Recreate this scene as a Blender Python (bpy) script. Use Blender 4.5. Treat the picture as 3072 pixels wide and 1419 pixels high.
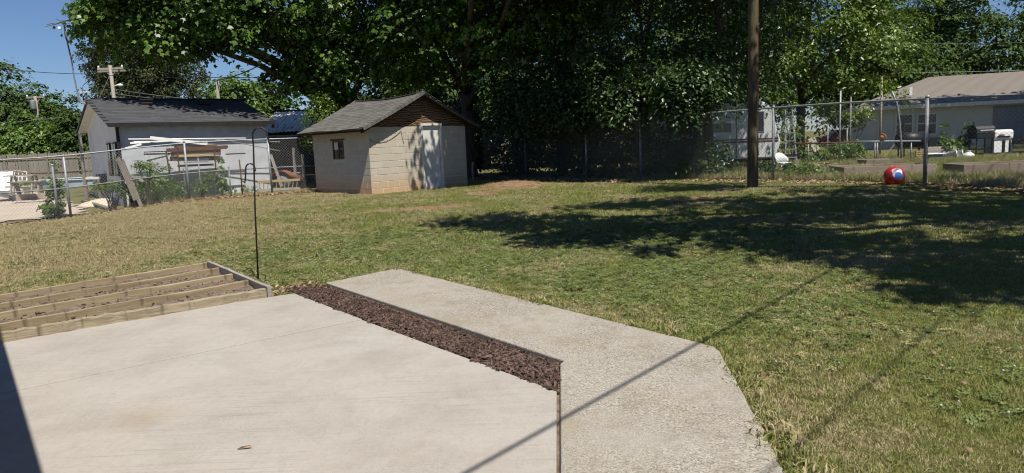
import bpy, math, random
import numpy as np
from mathutils import Vector, Matrix

# ------------------------------------------------------------------ camera, sky, sun, exposure
scene = bpy.context.scene
for o in list(bpy.data.objects):
    bpy.data.objects.remove(o)
rng = np.random.default_rng(7)
random.seed(7)
FPX, PITCH, ROLL, CAMH = 2110.0, math.radians(7.62), math.radians(-2.33), 1.55
_f = np.array([0, math.cos(PITCH), -math.sin(PITCH)]); _u = np.array([0, math.sin(PITCH), math.cos(PITCH)]); _x = np.array([1.0, 0, 0])
CX = math.cos(ROLL)*_x + math.sin(ROLL)*_u
CU = -math.sin(ROLL)*_x + math.cos(ROLL)*_u
cam = bpy.data.cameras.new('camera'); camo = bpy.data.objects.new('camera', cam)
scene.collection.objects.link(camo)
cam.sensor_fit = 'HORIZONTAL'; cam.angle = 2*math.atan(1536/FPX); cam.clip_start = 0.05; cam.clip_end = 2000
mw = Matrix.Identity(4)
for i in range(3):
    mw[i][0], mw[i][1], mw[i][2] = CX[i], CU[i], -_f[i]
mw[2][3] = CAMH
camo.matrix_world = mw
scene.camera = camo

SUN_EL = math.radians(61); SUN_AZ = math.radians(30.6)      # light travels 30.6 deg left of straight ahead
world = bpy.data.worlds.new('World'); scene.world = world; world.use_nodes = True
wn = world.node_tree.nodes; wl = world.node_tree.links
sky = wn.new('ShaderNodeTexSky'); sky.sky_type = 'NISHITA'; sky.sun_disc = False
sky.sun_elevation = SUN_EL; sky.sun_rotation = math.pi - SUN_AZ
sky.air_density = 1.0; sky.dust_density = 0.1; sky.ozone_density = 6.0
bg = wn['Background']; bg.inputs['Strength'].default_value = 0.06
tone = wn.new('ShaderNodeMix'); tone.data_type = 'RGBA'; tone.blend_type = 'MULTIPLY'; tone.inputs[0].default_value = 1; tone.inputs[7].default_value = (.9, .97, 1.12, 1)
wl.new(sky.outputs[0], tone.inputs[6]); wl.new(tone.outputs[2], bg.inputs[0])
sun = bpy.data.lights.new('sun', 'SUN'); sun.energy = 5.0; sun.angle = math.radians(0.53); sun.color = (1.0, 0.935, 0.83)
suno = bpy.data.objects.new('sun', sun); scene.collection.objects.link(suno)
suno.rotation_euler = Vector((-math.sin(SUN_AZ)*math.cos(SUN_EL), math.cos(SUN_AZ)*math.cos(SUN_EL), -math.sin(SUN_EL))).to_track_quat('-Z', 'Y').to_euler()
SHX, SHY = -math.sin(SUN_AZ)/math.tan(SUN_EL), math.cos(SUN_AZ)/math.tan(SUN_EL)   # shadow offset for each metre of height
vs = scene.view_settings; vs.view_transform = 'Standard'; vs.look = 'None'; vs.gamma = 1; vs.exposure = 0.38
scene.cycles.max_bounces = 6; scene.cycles.transparent_max_bounces = 8
scene.cycles.sample_clamp_indirect = 4; scene.cycles.filter_width = 1.1

# ------------------------------------------------------------------ terrain and layout helpers
def ss(t):
    t = np.clip(t, 0, 1); return t*t*(3-2*t)
def terr(x, y):
    x = np.asarray(x, float); y = np.asarray(y, float)
    main = 0.22*ss((y-8.5)/9.5) + 0.11*ss((x-1)/7)*ss((y-9)/6)
    left = np.interp(y, [0, 9, 15, 20, 25, 32, 41, 50, 90], [0, 0, -.05, -.12, .12, .25, .35, .47, .8])
    w = ss((-x-9)/4.5)
    m = main*(1-w) + left*w
    m = m + 0.24*np.exp(-(((x-0.15)/1.2)**2 + ((y-20.9)/0.8)**2))      # heap of dirt
    return m - 0.04
def on(u, v, z=None):
    d = (u-1536)/FPX*CX - (v-709.5)/FPX*CU + _f
    if z is not None:
        t = (z-CAMH)/d[2]; return np.array([0, 0, CAMH]) + t*d
    zz = 0.0
    for _ in range(50):
        t = (zz-CAMH)/d[2]; P = np.array([0, 0, CAMH]) + t*d; zz = .5*zz + .5*float(terr(P[0], P[1]))
    return P
def at(u, v, Y):
    d = (u-1536)/FPX*CX - (v-709.5)/FPX*CU + _f
    return np.array([0, 0, CAMH]) + Y/d[1]*d
def gz(x, y): return float(terr(x, y))

COL = scene.collection
def tag(o, label=None, cat=None, group=None, kind=None):
    if label: o['label'] = label
    if cat: o['category'] = cat
    if group: o['group'] = group
    if kind: o['kind'] = kind
    return o
def empty(name, loc=(0, 0, 0), rz=0, label=None, cat=None, group=None):
    o = bpy.data.objects.new(name, None); COL.objects.link(o); o.location = [float(c) for c in loc]; o.rotation_euler = (0, 0, rz)
    o.empty_display_size = .1
    return tag(o, label, cat, group)
def link(name, me, mat=None, parent=None):
    o = bpy.data.objects.new(name, me); COL.objects.link(o)
    if mat is not None and not me.materials: me.materials.append(mat)
    if parent is not None: o.parent = parent
    return o

class MB:
    """collects simple shapes into one mesh"""
    def __init__(s): s.v = []; s.f = []; s.smooth = False
    def add(s, vs, fs):
        n = len(s.v); s.v += [tuple(map(float, v)) for v in vs]; s.f += [tuple(i+n for i in f) for f in fs]; return s
    def box(s, x0, x1, y0, y1, z0, z1, rz=0, c=(0, 0, 0), tilt=None):
        vs = [(x, y, z) for z in (z0, z1) for y in (y0, y1) for x in (x0, x1)]
        if tilt is not None: vs = [tuple(tilt @ Vector(v)) for v in vs]
        if rz: k, q = math.cos(rz), math.sin(rz); vs = [(k*x-q*y, q*x+k*y, z) for x, y, z in vs]
        vs = [(x+c[0], y+c[1], z+c[2]) for x, y, z in vs]
        return s.add(vs, [(0, 2, 3, 1), (4, 5, 7, 6), (0, 1, 5, 4), (2, 6, 7, 3), (0, 4, 6, 2), (1, 3, 7, 5)])
    def bar(s, p, q, w, h=None, up=(0, 0, 1)):
        """box beam from p to q, w wide, h high"""
        h = h or w; p = Vector(p); q = Vector(q); d = (q-p).normalized(); up = Vector(up)
        if abs(d.dot(up)) > .98: up = Vector((0, 1, 0))
        a = d.cross(up).normalized(); b = a.cross(d)
        vs = [e + a*i*w/2 + b*j*h/2 for e in (p, q) for i, j in ((-1, -1), (1, -1), (1, 1), (-1, 1))]
        return s.add(vs, [(0, 1, 2, 3), (7, 6, 5, 4), (0, 4, 5, 1), (1, 5, 6, 2), (2, 6, 7, 3), (3, 7, 4, 0)])
    def tube(s, pts, r, n=8, cap=True):
        pts = [Vector([float(c) for c in p]) for p in pts]
        rs = r if isinstance(r, (list, tuple)) else [r]*len(pts)
        base = len(s.v); ref = None
        for i, p in enumerate(pts):
            d = (pts[min(i+1, len(pts)-1)] - pts[max(i-1, 0)]).normalized()
            if ref is None: ref = Vector((0, 0, 1)) if abs(d.z) < .9 else Vector((1, 0, 0))
            a = d.cross(ref).normalized(); b = a.cross(d).normalized(); ref = -a.cross(d) if False else ref
            for k in range(n):
                t = 2*math.pi*k/n; s.v.append(tuple(p + (a*math.cos(t) + b*math.sin(t))*rs[i]))
        for i in range(len(pts)-1):
            for k in range(n):
                s.f.append((base+i*n+k, base+i*n+(k+1) % n, base+(i+1)*n+(k+1) % n, base+(i+1)*n+k))
        if cap:
            s.f.append(tuple(base+k for k in range(n))[::-1]); s.f.append(tuple(base+(len(pts)-1)*n+k for k in range(n)))
        return s
    def lathe(s, prof, n=16, c=(0, 0, 0)):
        base = len(s.v)
        for r, z in prof:
            for k in range(n):
                t = 2*math.pi*k/n; s.v.append((c[0]+r*math.cos(t), c[1]+r*math.sin(t), c[2]+z))
        for i in range(len(prof)-1):
            for k in range(n):
                s.f.append((base+i*n+k, base+i*n+(k+1) % n, base+(i+1)*n+(k+1) % n, base+(i+1)*n+k))
        s.f.append(tuple(base+k for k in range(n))[::-1]); s.f.append(tuple(base+(len(prof)-1)*n+k for k in range(n)))
        return s
    def prism(s, poly, z0, z1):
        n = len(poly)
        vs = [(x, y, z0) for x, y in poly] + [(x, y, z1) for x, y in poly]
        fs = [tuple(range(n))[::-1], tuple(range(n, 2*n))] + [(i, (i+1) % n, n+(i+1) % n, n+i) for i in range(n)]
        return s.add(vs, fs)
    def xf(s, M):
        s.v = [tuple(M @ Vector(v)) for v in s.v]; return s
    def mesh(s, name, smooth=False):
        me = bpy.data.meshes.new(name); me.from_pydata(s.v, [], s.f); me.update()
        if smooth: me.shade_smooth()
        return me
    def build(s, name, mat, parent=None, smooth=False, bevel=0, seg=1):
        o = link(name, s.mesh(name, smooth), mat, parent)
        if bevel:
            m = o.modifiers.new('bevel', 'BEVEL'); m.width = bevel; m.segments = seg; m.limit_method = 'ANGLE'
        return o

def np_mesh(name, V, F, mat, attrs=None, smooth=True):
    me = bpy.data.meshes.new(name); n, k = F.shape
    me.vertices.add(len(V)); me.vertices.foreach_set('co', np.ascontiguousarray(V, dtype=np.float32).ravel())
    me.loops.add(n*k); me.loops.foreach_set('vertex_index', np.ascontiguousarray(F, dtype=np.int32).ravel())
    me.polygons.add(n); me.polygons.foreach_set('loop_start', np.arange(0, n*k, k, dtype=np.int32))
    me.update(calc_edges=True)
    if not smooth: me.shade_flat()
    for nm, arr in (attrs or {}).items():
        a = me.attributes.new(nm, 'FLOAT', 'POINT'); a.data.foreach_set('value', np.ascontiguousarray(arr, dtype=np.float32))
    if mat: me.materials.append(mat)
    return me

# ------------------------------------------------------------------ materials
class NT:
    def __init__(s, name):
        s.m = bpy.data.materials.new(name); s.m.use_nodes = True; s.t = s.m.node_tree; s.n = s.t.nodes; s.l = s.t.links
        s.b = s.n['Principled BSDF']; s.out = s.n['Material Output']
    def new(s, t, **k):
        n = s.n.new(t)
        for a, b in k.items(): setattr(n, a, b)
        return n
    def co(s, kind='Object', scale=(1, 1, 1)):
        t = s.new('ShaderNodeTexCoord'); m = s.new('ShaderNodeMapping'); m.inputs['Scale'].default_value = scale
        s.l.new(t.outputs[kind], m.inputs[0]); return m.outputs[0]
    def pos(s, scale=(1, 1, 1)):
        t = s.new('ShaderNodeNewGeometry'); m = s.new('ShaderNodeMapping'); m.inputs['Scale'].default_value = scale
        s.l.new(t.outputs['Position'], m.inputs[0]); return m.outputs[0]
    def noise(s, vec, scale, detail=4, rough=.55, dist=0):
        n = s.new('ShaderNodeTexNoise'); n.inputs['Scale'].default_value = scale; n.inputs['Detail'].default_value = detail
        n.inputs['Roughness'].default_value = rough; n.inputs['Distortion'].default_value = dist
        s.l.new(vec, n.inputs['Vector']); return n.outputs[0]
    def voro(s, vec, scale, out='Distance', feature='F1'):
        n = s.new('ShaderNodeTexVoronoi', feature=feature); n.inputs['Scale'].default_value = scale; s.l.new(vec, n.inputs['Vector']); return n.outputs[out]
    def ramp(s, fac, stops):
        r = s.new('ShaderNodeValToRGB'); e = r.color_ramp.elements
        while len(e) < len(stops): e.new(.5)
        for el, (p, c) in zip(e, stops): el.position = p; el.color = (*c, 1) if len(c) == 3 else c
        s.l.new(fac, r.inputs[0]); return r.outputs[0]
    def mix(s, fac, a, b, mode='MIX'):
        m = s.new('ShaderNodeMix', data_type='RGBA', blend_type=mode)
        for i, v in ((0, fac), (6, a), (7, b)):
            if isinstance(v, bpy.types.NodeSocket): s.l.new(v, m.inputs[i])
            else: m.inputs[i].default_value = v if i == 0 else ((*v, 1) if len(v) == 3 else v)
        return m.outputs[2]
    def math(s, op, a, b=0.0, clamp=False):
        m = s.new('ShaderNodeMath', operation=op, use_clamp=clamp)
        for i, v in enumerate((a, b)):
            if isinstance(v, bpy.types.NodeSocket): s.l.new(v, m.inputs[i])
            else: m.inputs[i].default_value = v
        return m.outputs[0]
    def col(s, c):
        if isinstance(c, bpy.types.NodeSocket): s.l.new(c, s.b.inputs['Base Color'])
        else: s.b.inputs['Base Color'].default_value = (*c, 1)
    def rough(s, v, spec=None, metal=None):
        if isinstance(v, bpy.types.NodeSocket): s.l.new(v, s.b.inputs['Roughness'])
        else: s.b.inputs['Roughness'].default_value = v
        if spec is not None: s.b.inputs['Specular IOR Level'].default_value = spec
        if metal is not None: s.b.inputs['Metallic'].default_value = metal
    def bump(s, h, strength=.5, dist=.01):
        b = s.new('ShaderNodeBump'); b.inputs['Strength'].default_value = strength; b.inputs['Distance'].default_value = dist
        s.l.new(h, b.inputs['Height']); s.l.new(b.outputs[0], s.b.inputs['Normal'])

def plain(name, c, rough=.6, var=.25, scale=6, spec=.3, metal=0, bump=0, stretch=(1, 1, 1)):
    t = NT(name); v = t.co('Object', stretch); n = t.noise(v, scale, 5, .6)
    lo = tuple(x*(1-var) for x in c); hi = tuple(min(1, x*(1+var)) for x in c)
    t.col(t.ramp(n, [(.3, lo), (.7, hi)])); t.rough(rough, spec, metal)
    if bump: t.bump(t.noise(v, scale*6, 4), bump, .01)
    return t.m

def wood(name, c1, c2, rough=.85, axis=0, scale=1.0, bump=.4, stain=False):
    t = NT(name); st = [14*scale]*3; st[axis] = .9*scale
    v = t.co('Object', tuple(st)); n = t.noise(v, 2.2, 6, .65, .6); big = t.noise(t.co('Object'), 2.3, 3)
    oi = t.new('ShaderNodeObjectInfo')
    c = t.ramp(n, [(.36, c1), (.64, c2)])
    c = t.mix(t.math('MULTIPLY', big, .5), c, tuple(x*.55 for x in c1))
    c = t.mix(.35, c, t.ramp(oi.outputs['Random'], [(0, tuple(x*.7 for x in c1)), (1, tuple(min(1, x*1.15) for x in c2))]))
    if stain:
        sv = [.6]*3; sv[axis] = 7
        c = t.mix(t.ramp(t.noise(t.co('Object', tuple(sv)), 1.0, 4, .6), [(.56, (0, 0, 0)), (.7, (.75, .75, .75))]), c, tuple(x*.35 for x in c1))
    t.col(c); t.rough(rough, .2); t.bump(n, bump, .008); return t.m

def mat_concrete():
    t = NT('patio_concrete'); v = t.pos()
    a = t.noise(v, .7, 5, .6, .4); b = t.noise(v, 5, 6, .6); st = t.noise(t.pos((9, 3.2, 1)), 2.2, 6, .65, 1.2); f = t.noise(v, 160, 3, .7)
    c = t.ramp(a, [(.3, (.318, .289, .247)), (.5, (.385, .356, .318)), (.72, (.412, .39, .358))])
    c = t.mix(t.math('MULTIPLY', t.ramp(b, [(.45, (0, 0, 0)), (.75, (1, 1, 1))]), .22), c, (.275, .245, .21))
    c = t.mix(t.math('MULTIPLY', t.ramp(st, [(.5, (0, 0, 0)), (.72, (1, 1, 1))]), .35), c, (.26, .24, .215))
    c = t.mix(t.ramp(t.noise(v, 45, 5, .75), [(.54, (0, 0, 0)), (.74, (.8, .8, .8))]), c, (.235, .215, .188))
    c = t.mix(t.ramp(f, [(.3, (.8, .8, .8)), (.5, (0, 0, 0))]), c, (.24, .22, .195))
    c = t.mix(t.ramp(t.noise(v, 18, 5, .7), [(.35, (.5, .5, .5)), (.55, (0, 0, 0))]), c, (.39, .372, .345))
    c = t.mix(t.ramp(t.voro(v, 28), [(.05, (.55, .55, .55)), (.085, (0, 0, 0))]), c, (.19, .17, .145))
    rm = t.new('ShaderNodeMapping'); rm.inputs['Rotation'].default_value = (0, 0, -.66); rm.inputs['Scale'].default_value = (1.1, 46, 1); t.l.new(v, rm.inputs[0])
    br = t.noise(rm.outputs[0], 1.0, 5, .65, .3); pt_ = t.ramp(t.noise(v, .9, 3), [(.42, (0, 0, 0)), (.62, (1, 1, 1))])
    c = t.mix(t.math('MULTIPLY', t.ramp(br, [(.5, (0, 0, 0)), (.7, (.75, .75, .75))]), pt_), c, (.24, .22, .193))
    grit = t.math('MULTIPLY', t.ramp(t.noise(v, 1.6, 4, .6, .5), [(.46, (0, 0, 0)), (.66, (1, 1, 1))]), t.ramp(t.noise(v, 85, 4, .8), [(.42, (0, 0, 0)), (.6, (.85, .85, .85))]))
    c = t.mix(grit, c, (.25, .228, .2))
    # one old rust-brown stain
    sx = t.new('ShaderNodeVectorMath', operation='DISTANCE'); t.l.new(v, sx.inputs[0]); sx.inputs[1].default_value = (-2.25, 4.05, 0)
    dn = t.math('ADD', sx.outputs['Value'], t.math('MULTIPLY', t.math('SUBTRACT', b, .5), .35))
    c = t.mix(t.ramp(dn, [(.0, (.45, .45, .45)), (.26, (0, 0, 0))]), c, (.27, .2, .13))
    t.col(c); t.rough(.9, .25); t.bump(t.math('ADD', t.math('MULTIPLY', f, .5), st), .22, .006); return t.m
def mat_aggregate():
    t = NT('walkway_aggregate'); v = t.pos()
    s1 = t.voro(v, 130, 'Color'); d = t.voro(v, 130, 'Distance'); a = t.noise(v, 1.3, 5, .6); b = t.noise(v, 10, 5, .65); g = t.noise(v, 40, 4, .7)
    sep = t.new('ShaderNodeSeparateColor'); t.l.new(s1, sep.inputs[0])
    c = t.ramp(sep.outputs[0], [(.0, (.09, .08, .065)), (.22, (.22, .2, .163)), (.5, (.345, .317, .27)), (.85, (.42, .392, .345)), (1, (.56, .53, .485))])
    paste = t.ramp(a, [(.3, (.265, .235, .188)), (.7, (.37, .345, .305))])
    c = t.mix(t.ramp(b, [(.35, (.6, .6, .6)), (.7, (.05, .05, .05))]), c, paste)
    c = t.mix(t.ramp(g, [(.32, (.9, .9, .9)), (.46, (0, 0, 0))]), c, (.12, .107, .088))
    wear = t.noise(v, .8, 4, .6, .4)
    c = t.mix(t.ramp(wear, [(.4, (0, 0, 0)), (.62, (.75, .75, .75))]), c, t.mix(.5, paste, (.36, .335, .295)))
    c = t.mix(t.ramp(t.noise(v, 3.6, 5, .7), [(.52, (0, 0, 0)), (.72, (.6, .6, .6))]), c, (.2, .175, .14))
    lich = t.ramp(t.noise(v, 2.2, 5, .6, .5), [(.52, (0, 0, 0)), (.72, (.5, .5, .5))])
    c = t.mix(lich, c, (.25, .205, .11))
    t.col(c); t.rough(.95, .15); t.bump(t.math('ADD', d, g), .5, .006); return t.m

def mat_ground():
    t = NT('ground_soil'); v = t.pos()
    at_ = t.new('ShaderNodeAttribute', attribute_name='bare'); n = t.noise(v, .55, 5, .6); m = t.noise(v, 7, 6, .65); f = t.noise(v, 60, 4, .7)
    turf = t.ramp(m, [(.3, (.1, .105, .033)), (.55, (.16, .155, .062)), (.75, (.24, .2, .105))])
    soil = t.ramp(m, [(.25, (.13, .085, .052)), (.55, (.27, .195, .13)), (.8, (.37, .285, .205))])
    soil = t.mix(t.ramp(n, [(.42, (0, 0, 0)), (.62, (1, 1, 1))]), soil, t.ramp(m, [(.3, (.17, .085, .042)), (.7, (.31, .175, .095))]))
    fac = t.ramp(t.math('ADD', at_.outputs['Fac'], t.math('MULTIPLY', t.math('SUBTRACT', m, .5), .5)), [(.3, (0, 0, 0)), (.6, (1, 1, 1))])
    c = t.mix(fac, turf, soil)
    c = t.mix(t.ramp(f, [(.35, (.5, .5, .5)), (.55, (0, 0, 0))]), c, (.045, .035, .02))
    t.col(c); t.rough(1, .1); t.bump(t.math('ADD', m, f), .6, .03); return t.m

def mat_leaf(name, cols, trans=.3, rough=.42, spec=.45, big=.25):
    """cols: dark, mid, light colours of the leaf itself, spread by a random per-leaf value"""
    t = NT(name); a = t.new('ShaderNodeAttribute', attribute_name='tint')
    n = t.noise(t.pos(), big, 3)
    k = t.math('ADD', t.math('MULTIPLY', a.outputs['Fac'], .7), t.math('MULTIPLY', n, .45))
    c = t.ramp(k, [(.15, cols[0]), (.5, cols[1]), (.85, cols[2])])
    t.col(c); t.rough(rough, spec)
    tr = t.new('ShaderNodeBsdfTranslucent'); t.l.new(t.mix(1.0, c, (1.25, 1.2, .55), 'MULTIPLY'), tr.inputs[0])
    mx = t.new('ShaderNodeMixShader'); mx.inputs[0].default_value = trans
    t.l.new(t.b.outputs[0], mx.inputs[1]); t.l.new(tr.outputs[0], mx.inputs[2]); t.l.new(mx.outputs[0], t.out.inputs[0]); return t.m

def mat_grass(name, greens, dry, dryamt):
    t = NT(name); v = t.pos()
    oi = t.new('ShaderNodeObjectInfo'); n = t.noise(v, .9, 4, .6); n2 = t.noise(v, 4.5, 4, .6); n3 = t.noise(v, .28, 3)
    sep = t.new('ShaderNodeSeparateXYZ'); t.l.new(v, sep.inputs[0])
    k = t.math('ADD', t.math('MULTIPLY', oi.outputs['Random'], .55), t.math('MULTIPLY', n2, .5))
    g = t.ramp(k, [(.2, greens[0]), (.55, greens[1]), (.9, greens[2])])
    # the left of the lawn is drier than the clover-rich middle
    lf = t.math('MULTIPLY', t.math('SUBTRACT', -2.0, sep.outputs[0]), .05, True)
    d = t.math('ADD', t.math('ADD', t.math('MULTIPLY', n, 1.0), t.math('MULTIPLY', n3, .45)), t.math('ADD', t.math('MULTIPLY', oi.outputs['Random'], .3), lf))
    c = t.mix(t.ramp(d, [(dryamt-.14, (0, 0, 0)), (dryamt+.22, (1, 1, 1))]), g, t.ramp(oi.outputs['Random'], [(0, dry[0]), (1, dry[1])]))
    t.col(c); t.rough(.55, .3)
    tr = t.new('ShaderNodeBsdfTranslucent'); t.l.new(c, tr.inputs[0])
    mx = t.new('ShaderNodeMixShader'); mx.inputs[0].default_value = .25
    t.l.new(t.b.outputs[0], mx.inputs[1]); t.l.new(tr.outputs[0], mx.inputs[2]); t.l.new(mx.outputs[0], t.out.inputs[0]); return t.m

def mat_block():
    t = NT('painted_block'); v = t.co('Object'); w = t.pos(); oi = t.new('ShaderNodeObjectInfo')
    n = t.noise(w, 3, 5, .6); f = t.noise(w, 90, 4, .6)
    c = t.mix(t.math('MULTIPLY', oi.outputs['Random'], .45), (.45, .405, .33), (.53, .48, .395))
    c = t.mix(t.ramp(n, [(.45, (0, 0, 0)), (.8, (.35, .35, .35))]), c, (.36, .31, .23))
    sep = t.new('ShaderNodeSeparateXYZ'); t.l.new(w, sep.inputs[0])
    # red clay splashed up from the ground on the lowest courses
    h = t.math('ADD', sep.outputs[2], t.math('MULTIPLY', t.math('SUBTRACT', n, .5), .5))
    clay = t.ramp(h, [(.22, (.9, .9, .9)), (.8, (0, 0, 0))])
    c = t.mix(clay, c, t.ramp(n, [(.3, (.48, .34, .18)), (.7, (.42, .25, .115))]))
    # white drip marks
    dr = t.noise(t.pos((9, 9, .9)), 1.2, 4, .7)
    c = t.mix(t.ramp(dr, [(.66, (0, 0, 0)), (.74, (.45, .45, .45))]), c, (.62, .6, .55))
    t.col(c); t.rough(.85, .25); t.bump(f, .35, .006); return t.m

def mat_shingle(name, c, var=.3, light=(.35, .34, .32)):
    t = NT(name); oi = t.new('ShaderNodeObjectInfo'); w = t.pos(); n = t.noise(w, 140, 4, .75); b = t.noise(w, 1.3, 4)
    lo = tuple(x*(1-var) for x in c); hi = tuple(x*(1+var) for x in c)
    k = t.ramp(oi.outputs['Random'], [(0, lo), (1, hi)])
    k = t.mix(t.ramp(n, [(.5, (0, 0, 0)), (.8, (.6, .6, .6))]), k, light)
    k = t.mix(t.math('MULTIPLY', b, .5), k, tuple(x*.7 for x in c))
    t.col(k); t.rough(.95, .15); t.bump(n, .5, .004); return t.m

def mat_bark(name, c1, c2, c3=None, sc=1.0):
    t = NT(name); v = t.pos((7*sc, 7*sc, .9*sc)); n = t.noise(v, 2.2, 6, .7, .5); b = t.noise(t.pos(), 1.7, 3)
    c = t.ramp(n, [(.3, c1), (.7, c2)])
    if c3: c = t.mix(t.ramp(b, [(.45, (0, 0, 0)), (.65, (.7, .7, .7))]), c, c3)
    t.col(c); t.rough(.95, .15); t.bump(n, .8, .03); return t.m

M = {}
M['concrete'] = mat_concrete(); M['aggregate'] = mat_aggregate(); M['ground'] = mat_ground()
M['block'] = mat_block()
M['mortar'] = plain('mortar', (.5, .475, .42), .95, .2, 8)
M['shingle_grey'] = mat_shingle('weathered_shingle', (.125, .12, .112), .28, (.26, .25, .235))
M['shingle_dark'] = mat_shingle('charcoal_shingle', (.07, .071, .077), .2, (.15, .152, .16))
M['shingle_tan'] = mat_shingle('tan_shingle', (.27, .24, .21), .2, (.38, .35, .32))
M['white_paint'] = plain('white_paint', (.62, .61, .58), .55, .1, 5)
M['white_plastic'] = plain('white_plastic', (.78, .78, .76), .4, .06, 5)
M['grey_paint'] = plain('grey_stucco', (.47, .49, .525), .85, .16, 2.2, bump=.3)
M['pale_wall'] = plain('pale_wall', (.60, .60, .58), .85, .08, 2)
M['house_white'] = plain('house_white', (.55, .525, .47), .8, .08, 3, bump=.2)
M['dark_trim'] = plain('dark_trim', (.022, .02, .02), .6, .3, 5)
M['black'] = plain('black_metal', (.012, .012, .013), .5, .3, 8, .4)
M['dark_void'] = plain('near_black', (.03, .026, .022), .95, .4, 3)  # near-black; on the shelter walls this colour stands in for the shade inside
M['galv'] = plain('galvanised_steel', (.27, .285, .3), .55, .25, 12, .4, .4)
M['galv_dull'] = plain('weathered_galvanised_steel', (.2, .21, .22), .65, .3, 14, .3, .3)
M['wire'] = plain('chain_link_wire', (.34, .35, .36), .55, .2, 3, .4, .4)
M['rust'] = plain('rusty_iron', (.11, .05, .032), .85, .45, 9, .25, .1, .3)
M['wood_weathered'] = wood('weathered_fence_wood', (.17, .145, .12), (.31, .275, .235), axis=2)
M['wood_tan'] = wood('sunbleached_timber', (.16, .118, .07), (.41, .33, .215), stain=True)
M['wood_timber'] = wood('rotted_landscape_timber', (.115, .088, .056), (.42, .355, .25), bump=.9, stain=True)
M['wood_brown'] = wood('brown_board', (.11, .065, .035), (.2, .125, .07))
M['wood_yellow'] = wood('yellow_pine', (.4, .28, .12), (.55, .41, .2))
M['wood_grey'] = wood('grey_board', (.24, .215, .185), (.4, .365, .32))
M['wood_box'] = wood('planter_box_board', (.2, .158, .122), (.38, .31, .25), stain=True)
M['glass'] = plain('dark_glass', (.012, .014, .017), .08, .2, 2, .6)
M['soil'] = plain('bed_soil', (.155, .122, .093), 1, .45, 14, .1, bump=.6)
M['dark_wood'] = wood('dark_stained_wood', (.02, .012, .008), (.05, .03, .02))
M['leaf_dry'] = mat_leaf('dry_leaf', [(.13, .085, .05), (.24, .165, .1), (.4, .31, .21)], .1, .8, .15)
M['mulch'] = mat_leaf('mulch_chip', [(.03, .019, .015), (.07, .045, .036), (.145, .1, .08)], .0, .85, .15)
M['tarp'] = plain('blue_tarp', (.2, .36, .55), .6, .1, 3)
M['pool_water'] = plain('pool_water', (.06, .2, .42), .08, .15, .8, .5)
M['pool_wall'] = plain('pool_wall', (.33, .4, .47), .6, .1, 2)
M['deck'] = plain('pool_deck_concrete', (.42, .355, .29), .95, .12, 1.2, .2, bump=.2)
M['gravel'] = plain('pale_gravel', (.55, .47, .37), 1, .3, 20, .1, bump=.6)
M['red'] = plain('red_paint', (.14, .018, .018), .4, .2, 4, .5)
M['orange'] = plain('orange_rust_sheet', (.2, .085, .052), .85, .35, 5, .2, bump=.3)
M['cable'] = plain('black_cable', (.012, .012, .013), .6, .1, 3)
M['silver'] = plain('aluminium', (.55, .56, .57), .4, .15, 8, .5, .7)
M['camper'] = plain('camper_white', (.58, .6, .6), .5, .1, 3)
M['brick_gold'] = plain('tan_stone', (.5, .42, .3), .95, .2, 5)
t = NT('plywood_gable'); v = t.pos((1.2, 1.2, 2.6)); w = t.new('ShaderNodeTexWave', wave_type='BANDS', bands_direction='Z'); w.inputs['Scale'].default_value = 2.2
w.inputs['Distortion'].default_value = 9; w.inputs['Detail'].default_value = 2; w.inputs['Detail Scale'].default_value = 1.0
t.l.new(v, w.inputs[0]); t.col(t.ramp(w.outputs['Fac'], [(.15, (.035, .019, .012)), (.5, (.12, .07, .043)), (.85, (.25, .165, .105))])); t.rough(.85, .2); t.bump(w.outputs['Fac'], .5, .01)
M['plywood'] = t.m
t = NT('utility_pole_wood'); n = t.noise(t.pos((12, 12, .8)), 2.4, 6, .7, .4); b = t.noise(t.pos((1.5, 1.5, .5)), 1.6, 3)
c = t.ramp(n, [(.28, (.04, .027, .018)), (.55, (.125, .09, .06)), (.8, (.22, .17, .11))]); c = t.mix(t.ramp(b, [(.45, (0, 0, 0)), (.7, (.6, .6, .6))]), c, (.11, .115, .05))
t.col(c); t.rough(.9, .2); t.bump(n, .7, .02); M['pole'] = t.m
M['bark'] = mat_bark('grey_brown_bark', (.045, .035, .027), (.13, .105, .08))
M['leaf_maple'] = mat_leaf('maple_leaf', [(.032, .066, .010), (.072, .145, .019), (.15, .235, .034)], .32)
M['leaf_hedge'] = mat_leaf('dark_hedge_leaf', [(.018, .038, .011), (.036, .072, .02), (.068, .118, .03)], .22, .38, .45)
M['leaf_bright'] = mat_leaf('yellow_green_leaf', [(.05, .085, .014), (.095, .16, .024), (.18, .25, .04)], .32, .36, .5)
M['leaf_far'] = mat_leaf('far_tree_leaf', [(.026, .05, .013), (.05, .092, .02), (.085, .135, .03)], .25, .6, .25, .12)
M['leaf_cedar'] = mat_leaf('cedar_foliage', [(.028, .042, .017), (.05, .068, .027), (.085, .09, .04)], .15, .7, .2, .2)
M['leaf_bush'] = mat_leaf('bush_leaf', [(.045, .085, .016), (.09, .16, .028), (.16, .24, .045)], .3)
M['grass'] = mat_grass('lawn_grass', [(.13, .16, .036), (.23, .258, .068), (.335, .345, .12)], [(.32, .268, .135), (.5, .43, .25)], 1.09)
M['straw'] = mat_grass('straw_grass', [(.22, .205, .07), (.315, .28, .11), (.44, .38, .19)], [(.27, .2, .1), (.45, .37, .21)], 1.0)
M['clover'] = mat_grass('clover_leaf', [(.1, .14, .04), (.16, .205, .064), (.25, .285, .11)], [(.23, .23, .085), (.34, .315, .145)], 1.12)
M['flower'] = plain('clover_flower', (.45, .42, .37), .8, .15, 60)

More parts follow.
